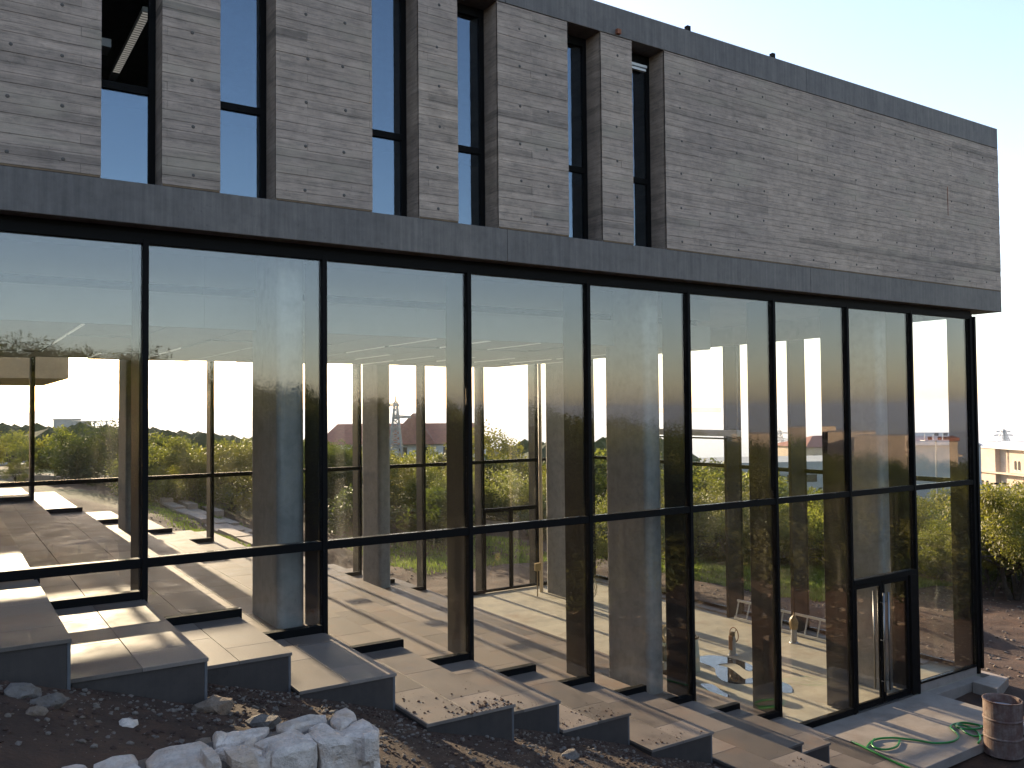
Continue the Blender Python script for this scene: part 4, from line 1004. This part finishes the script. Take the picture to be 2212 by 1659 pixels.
# red-roofed house
S = 90 / FPX; zt = lambda py, w: CAM.z - (py - 888) / FPX * w
o = local('red_roofed_house', 860, 95, 'large red hip-roofed house behind the lattice mast', 'house')
MB().box(-8.5, 9.3, 0, 9, zt(1010, 95) - 5, zt(962, 95)).build('house_wall', M['white'], o)
zr, ze, zp = zt(917, 95), zt(960, 95), zt(894, 95)
MB().quad((-9, -.5, ze), (9.8, -.5, ze), (8.0, 4.5, zr), (-7.5, 4.5, zr)).quad((9.8, -.5, ze), (9.8, 9.5, ze), (8.0, 4.5, zr)).quad((9.8, 9.5, ze), (-9, 9.5, ze), (-7.5, 4.5, zr), (8.0, 4.5, zr)).quad((-9, 9.5, ze), (-9, -.5, ze), (-7.5, 4.5, zr)).build('roof', M['roof'], o)
b = MB().quad((-1.5, -1.2, ze), (4.2, -1.2, ze), (1.35, 2.2, zp)).quad((4.2, -1.2, ze), (4.2, 6, ze), (1.35, 5, zp), (1.35, 2.2, zp)).quad((-1.5, 6, ze), (-1.5, -1.2, ze), (1.35, 2.2, zp), (1.35, 5, zp)); b.build('gable_roof', M['roof'], o)
for cx in (-1.9, 6.6):
    f = MB().box(cx - .4, cx + .4, 1.0, 2.6, ze + .7, ze + 1.5).build('dormer', M['white'], o); MB().box(cx - .25, cx + .25, .97, 1.0, ze + .8, ze + 1.35).build('dormer_window', M['dark'], f)
MB().box(-2.6, -1.9, 3, 3.7, zr - .5, zr + 1.0).build('chimney', M['roof'], o); wins(o, -8, 9, zt(985, 95), 7, .9, .9, 0)
def lattice(px, w, pyt, pyb, wd, label, arms, name='lattice_mast', cat='mast'):
    o = local(name, px, w, label, cat); zt_, zb_ = ztop(pyt, px, w), ztop(pyb, px, w); H = zt_ - zb_; th = w * (.0011 if w < 100 else .00045)
    b = MB(); n = 10
    W = lambda t: wd * (1 - t) * .5 + .12 * wd
    for i in range(n):
        t0, t1 = i / n, (i + 1) / n
        for s1, s2 in ((-1, -1), (1, -1), (1, 1), (-1, 1)):
            b.tube([(s1 * W(t0), s2 * W(t0), zb_ + H * t0), (s1 * W(t1), s2 * W(t1), zb_ + H * t1)], th, 4, cap=False)
        b.tube([(-W(t0), -W(t0), zb_ + H * t0), (W(t1), -W(t1), zb_ + H * t1)], th * .7, 4, cap=False); b.tube([(W(t0), -W(t0), zb_ + H * t0), (-W(t1), -W(t1), zb_ + H * t1)], th * .7, 4, cap=False)
        b.tube([(-W(t1), -W(t1), zb_ + H * t1), (W(t1), -W(t1), zb_ + H * t1)], th * .7, 4, cap=False)
    b.build('lattice_tower', M['gal'], o)
    for (t, a0, a1) in arms:
        z = zb_ + H * t; MB().tube([(a0, 0, z + th), (0, 0, z + abs(a1 - a0) * .1)], th, 4).tube([(0, 0, z + abs(a1 - a0) * .1), (a1, 0, z + th)], th, 4).tube([(a0, 0, z), (a1, 0, z)], th, 4).build('cross_arm', M['gal'], o)
    MB().tube([(0, 0, zt_), (0, 0, zt_ + H * .1)], th, 4).build('finial', M['gal'], o)
lattice(855, 75, 868, 990, .9, 'grey lattice mast standing in front of the red roof', [(.93, -1.4, .3), (.72, -.3, 1.3), (.52, -1.5, .3)])
lattice(1682, 330, 930, 1004, 4.5, 'electricity pylon on the skyline above the low grey building', [(.92, -3.2, 3.2), (.72, -4.4, 4.4), (.52, -4.0, 4.0)], 'electricity_pylon', 'pylon')
lattice(2166, 420, 928, 960, 4.0, 'distant electricity pylon above the sandstone building', [(.85, -3.4, 3.4), (.6, -4.6, 4.6)], 'electricity_pylon', 'pylon')
# low grey building
w = 88; o = local('low_grey_building', 1487, w, 'long low grey building with a strip of windows behind the trees', 'building', yaw_off=R(10))
T = ztop(1001, 1600, w); q = w / FPX
MB().box(.9, 21, 0, 10, T - 7, T - 1.25).build('grey_wall', M['greyw'], o); MB().box(.9, 21, -.1, 10.2, T - 1.25, T).build('parapet', M['greyw'], o)
MB().box(-.2, .9, -.3, 10.2, T - 7, T - .05).build('end_wall', M['sand'], o)  # sunlit end of the grey building: warm sunlight put into the wall colour
for i in range(9): MB().box(2.6 + i * 2, 3.9 + i * 2, -.06, .02, T - 2.1, T - 1.35).build('window', M['dark'], o)
o = local('sandstone_house', 1740, 125, 'peach sandstone house with a red tiled roof on the skyline', 'house', yaw_off=R(14))
w = 125; a_, b_, c_ = ztop(966, 1760, w), ztop(1004, 1760, w), ztop(943, 1850, w)
MB().box(0, 14.5, 0, 9, b_ - 5, a_).build('house_wall', M['sand'], o); wins(o, .6, 5.4, b_ + .5, 3, .8, .9, 0)
MB().quad((-.4, -.5, a_), (15, -.5, a_), (12, 4.5, c_), (4, 4.5, c_)).quad((15, -.5, a_), (15, 9.5, a_), (12, 4.5, c_)).quad((-.4, 9.5, a_), (-.4, -.5, a_), (4, 4.5, c_)).quad((15, 9.5, a_), (-.4, 9.5, a_), (4, 4.5, c_), (12, 4.5, c_)).build('roof', M['roof'], o)
o = local('slate_roofed_hall', 1960, 115, 'blue-grey sloping roofed hall behind the floodlight mast', 'building', yaw_off=R(-8)); w = 115
MB().box(-1, 9, 0, 8, ztop(1065, 1990, w) - 3, ztop(960, 1990, w)).build('hall_wall', M['greyw'], o)
MB().quad((-1.3, -.4, ztop(962, 1990, w)), (9.2, -.4, ztop(962, 1990, w)), (9.2, 8, ztop(938, 1990, w)), (-1.3, 8, ztop(938, 1990, w))).quad((-1.3, 8, ztop(938, 1990, w)), (9.2, 8, ztop(938, 1990, w)), (9.2, 8.3, ztop(965, 1990, w)), (-1.3, 8.3, ztop(965, 1990, w))).build('roof', simple('slate_blue_roof', (.14, .17, .21), .7, 0, .1, 1), o)
# sandstone building on the right, its long front turned to the evening sun
w = 165; p = at(2070, w); SB = R(-118)
o = empty('sandstone_building', (p.x, p.y, 0), label='large pale sandstone building with arched windows on the right', cat='building', rz=SB)
def find_x(px):
    best = None; f2 = Vector((fwd.x, fwd.y, 0)).normalized()
    for k in range(600):
        xx = k * .1; q = Vector((p.x + xx * math.cos(SB), p.y + xx * math.sin(SB), 0)) - Vector((CAM.x, CAM.y, 0))
        u_ = 1106 + FPX * q.dot(rgt0) / q.dot(f2)
        if best is None or abs(u_ - px) < best[0]: best = (abs(u_ - px), xx, q.dot(f2))
    return best[1], best[2]
x1_, w1_ = find_x(2146); x2_, w2_ = find_x(2183); x3_, w3_ = find_x(2203)
zt1, zc1, zr1, zb1 = ztop(969, 2150, w1_), ztop(1020, 2150, w1_), ztop(951, 2150, w1_ + 15), ztop(1110, 2150, w) - 8
MB().box(-2, x1_, 0, 14, zb1, zt1).build('west_wing', M['sand'], o)
MB().box(x1_ + .01, 34, .9, 14, zb1, zt1 + .02).build('main_wing', M['sand'], o)
MB().box(x3_ + .6, 34, .2, .89, zb1, zt1 + .01).build('bay_wall', M['sand'], o)
MB().box(-2.4, 34.4, -.5, 1.2, zc1 - .15, zc1 + .12).build('cornice', M['sand'], o)
MB().box(-2.2, 34.2, -.25, 14.2, zt1 + .021, zt1 + .3).build('parapet', M['white'], o)
MB().box(0, 34, 5, 14, zt1 + .3, zr1).build('roof_block', M['greyw'], o)
MB().tube([(x1_ - 3.5, 4.2, zt1 + .3), (x1_ + 3, 4.2, zt1 + .3)], .9, 14).build('barrel_vault', M['white'], o)
for dx in (-.95, -.7): MB().box(x2_ - 1.6 + dx, x2_ - 1.55 + dx, .82, .88, zc1, zt1).build('rain_pipe', M['sand'], o)
wins(o, x2_ - .95, x2_ + .95, zc1 + .7, 2, .55, 1.3, .88, True)
xw, ww = find_x(2123); wins(o, xw - 1.4, xw + 1.4, zc1 - 3.4, 2, .8, 1.4, -.02, True)
# floodlight mast and lamp post
o = local('floodlight_mast', 2020, 72, 'tall thin floodlight mast with a tray of lamps behind the last bay', 'floodlight'); w = 72; zt_, zb_ = ztop(952, 2020, w), h(*at(2020, 72).xy)
MB().tube([(0, 0, zb_), (0, 0, zt_)], [.09, .05], 8).build('mast_pole', M['gal'], o)
b = MB(); b.box(-1.1, 1.1, -.4, .4, zt_, zt_ + .05)
for x in (-1.1, -.4, .4, 1.1): b.tube([(x, -.4, zt_), (x, -.4, zt_ + .6)], .02, 4)
b.tube([(-1.1, -.4, zt_ + .6), (1.1, -.4, zt_ + .6)], .02, 4).tube([(-1.1, -.4, zt_ + .3), (1.1, -.4, zt_ + .3)], .02, 4); b.build('lamp_tray', M['gal'], o)
for x in (-.7, .1, .55, .9): MB().box(x - .16, x + .16, -.5, -.38, zt_ + .08, zt_ + .36).build('lamp_head', M['metal'], o, bevel=.03)
for x in (-.15, .6): MB().box(x - .16, x + .16, -.5, -.38, zt_ + .42, zt_ + .66).build('lamp_head', M['metal'], o, bevel=.03)
o = local('street_lamp', 2152, 62, 'thin grey street lamp in front of the sandstone building', 'street lamp'); w = 62; zt_ = ztop(1046, 2152, w); zb_ = h(*at(2152, 62).xy)
MB().tube([(0, 0, zb_), (0, 0, zt_)], .05, 6).build('lamp_pole', M['gal'], o); MB().box(-.5, -.05, -.1, .1, zt_, zt_ + .12).build('lamp_head', M['metal'], o); MB().box(.05, .5, -.1, .1, zt_, zt_ + .12).build('lamp_head', M['metal'], o)
o = empty('overhanging_wing', (0, 0, 0), label='olive-grey overhanging block behind the hall at the upper left', cat='building')
MB().box(-34, -14.75, 18, 25.5, 6.55, 8.3).build('overhang_block', simple('pale_olive_render', (.40, .43, .36), .8, 0, .1, 2), o)
for x in (-33, -28, -23): MB().box(x, x + .5, 19, 19.5, h(x, 19) - .5, 6.55).build('pillar', M['column'], o)
# two unfinished blocks on the far left skyline, bungalow
o = local('unfinished_block', 195, 260, 'unfinished concrete frame block on the left skyline', 'building'); w = 260; T = ztop(904, 195, w)
for f_ in range(2): MB().box(-6, 5, 0, 6, T - 1 - f_ * 2.4, T - .7 - f_ * 2.4).build('floor_plate', M['greyw'], o)
for x in (-5.8, -2.5, 1, 4.6): MB().box(x, x + .4, 0, .4, T - 8, T - .9).build('pillar', M['greyw'], o)
MB().box(-4.5, -2.5, .5, 6, T - 8, T - .9).build('infill_wall', M['greyw'], o)
o = local('skyline_house', 140, 270, 'plain grey house beside the unfinished block on the left skyline', 'building'); MB().box(-3.5, 2, 0, 6, T - 8, T - .4).build('house_wall', M['greyw'], o); MB().box(-3.7, 2.2, -.2, 6.2, T - .4, T - .1).build('roof', M['greyw'], o)
o = local('white_bungalow', 105, 62, 'low white bungalow among the trees on the left', 'house'); w = 62; T = ztop(1006, 105, w)
MB().box(-4, 2.6, 0, 5, T - 3, T).build('house_wall', M['white'], o); MB().box(-4.2, 2.8, -.3, 5.2, T, T + .15).build('roof', M['greyw'], o); wins(o, -3.2, 1.8, T - 1.0, 4, .7, .55, 0)
# blocks behind the photographer that the right-hand panes mirror
for k, (px, w, pyt, wd, mt, lb) in enumerate([(1690, 170, 936, 12, 'sand', 'tan apartment block mirrored beside the sixth mullion'), (1790, 190, 922, 14, 'sand', 'tallest tan apartment block, mirrored left of the door bay'), (1890, 180, 932, 15, 'sand', 'wide tan apartment block mirrored above the door'), (1960, 165, 940, 8, 'sand', 'narrow tan block mirrored near the last mullion'), (2060, 175, 950, 13, 'roof', 'low red-roofed block mirrored in the last bay')]):
    p = atm(px, w); o = empty('apartment_block', (p.x, p.y, 0), label=lb, cat='apartment block', group='apartment blocks behind the photographer', rz=R(180 - 35 + 10 * (k % 2)))
    zt_ = ztop(pyt, px, w); zb_ = h(p.x, p.y) - 2
    MB().box(-wd / 2, wd / 2, 0, 9, zb_, zt_).build('block_wall', M['sand'], o)
    if mt == 'roof': MB().box(-wd / 2 - .3, wd / 2 + .3, -.4, 9.4, zt_, zt_ + .6).build('roof', M['roof'], o)
    n = int(wd / 2.2); fl = max(1, int((zt_ - max(zb_, zt_ - 12)) / 3))
    for f_ in range(fl):
        for i in range(n): MB().box(-wd / 2 + 2.2 * i + .5, -wd / 2 + 2.2 * i + 1.8, -.05, .1, zt_ - 3 * f_ - 2.4, zt_ - 3 * f_ - 1).build('window', M['dark'], o)
        MB().box(-wd / 2, wd / 2, -.9, -.06, zt_ - 3 * f_ - 3, zt_ - 3 * f_ - 2.8).build('balcony', M['sand'], o)

# ------------------------------------------------------------------ air
hz = MB().box(-45000, 45000, -12000, 45000, -340, 42).build('haze', None, kind='stuff', label='thin evening haze')
m = bpy.data.materials.new('haze_air'); m.use_nodes = True; t = m.node_tree; t.nodes.clear()
pv = t.nodes.new('ShaderNodeVolumePrincipled'); pv.inputs['Color'].default_value = (.86, .90, 1.0, 1); pv.inputs['Density'].default_value = 1.2e-4; pv.inputs['Anisotropy'].default_value = .3
oo = t.nodes.new('ShaderNodeOutputMaterial'); t.links.new(pv.outputs[0], oo.inputs['Volume']); hz.data.materials.append(m)
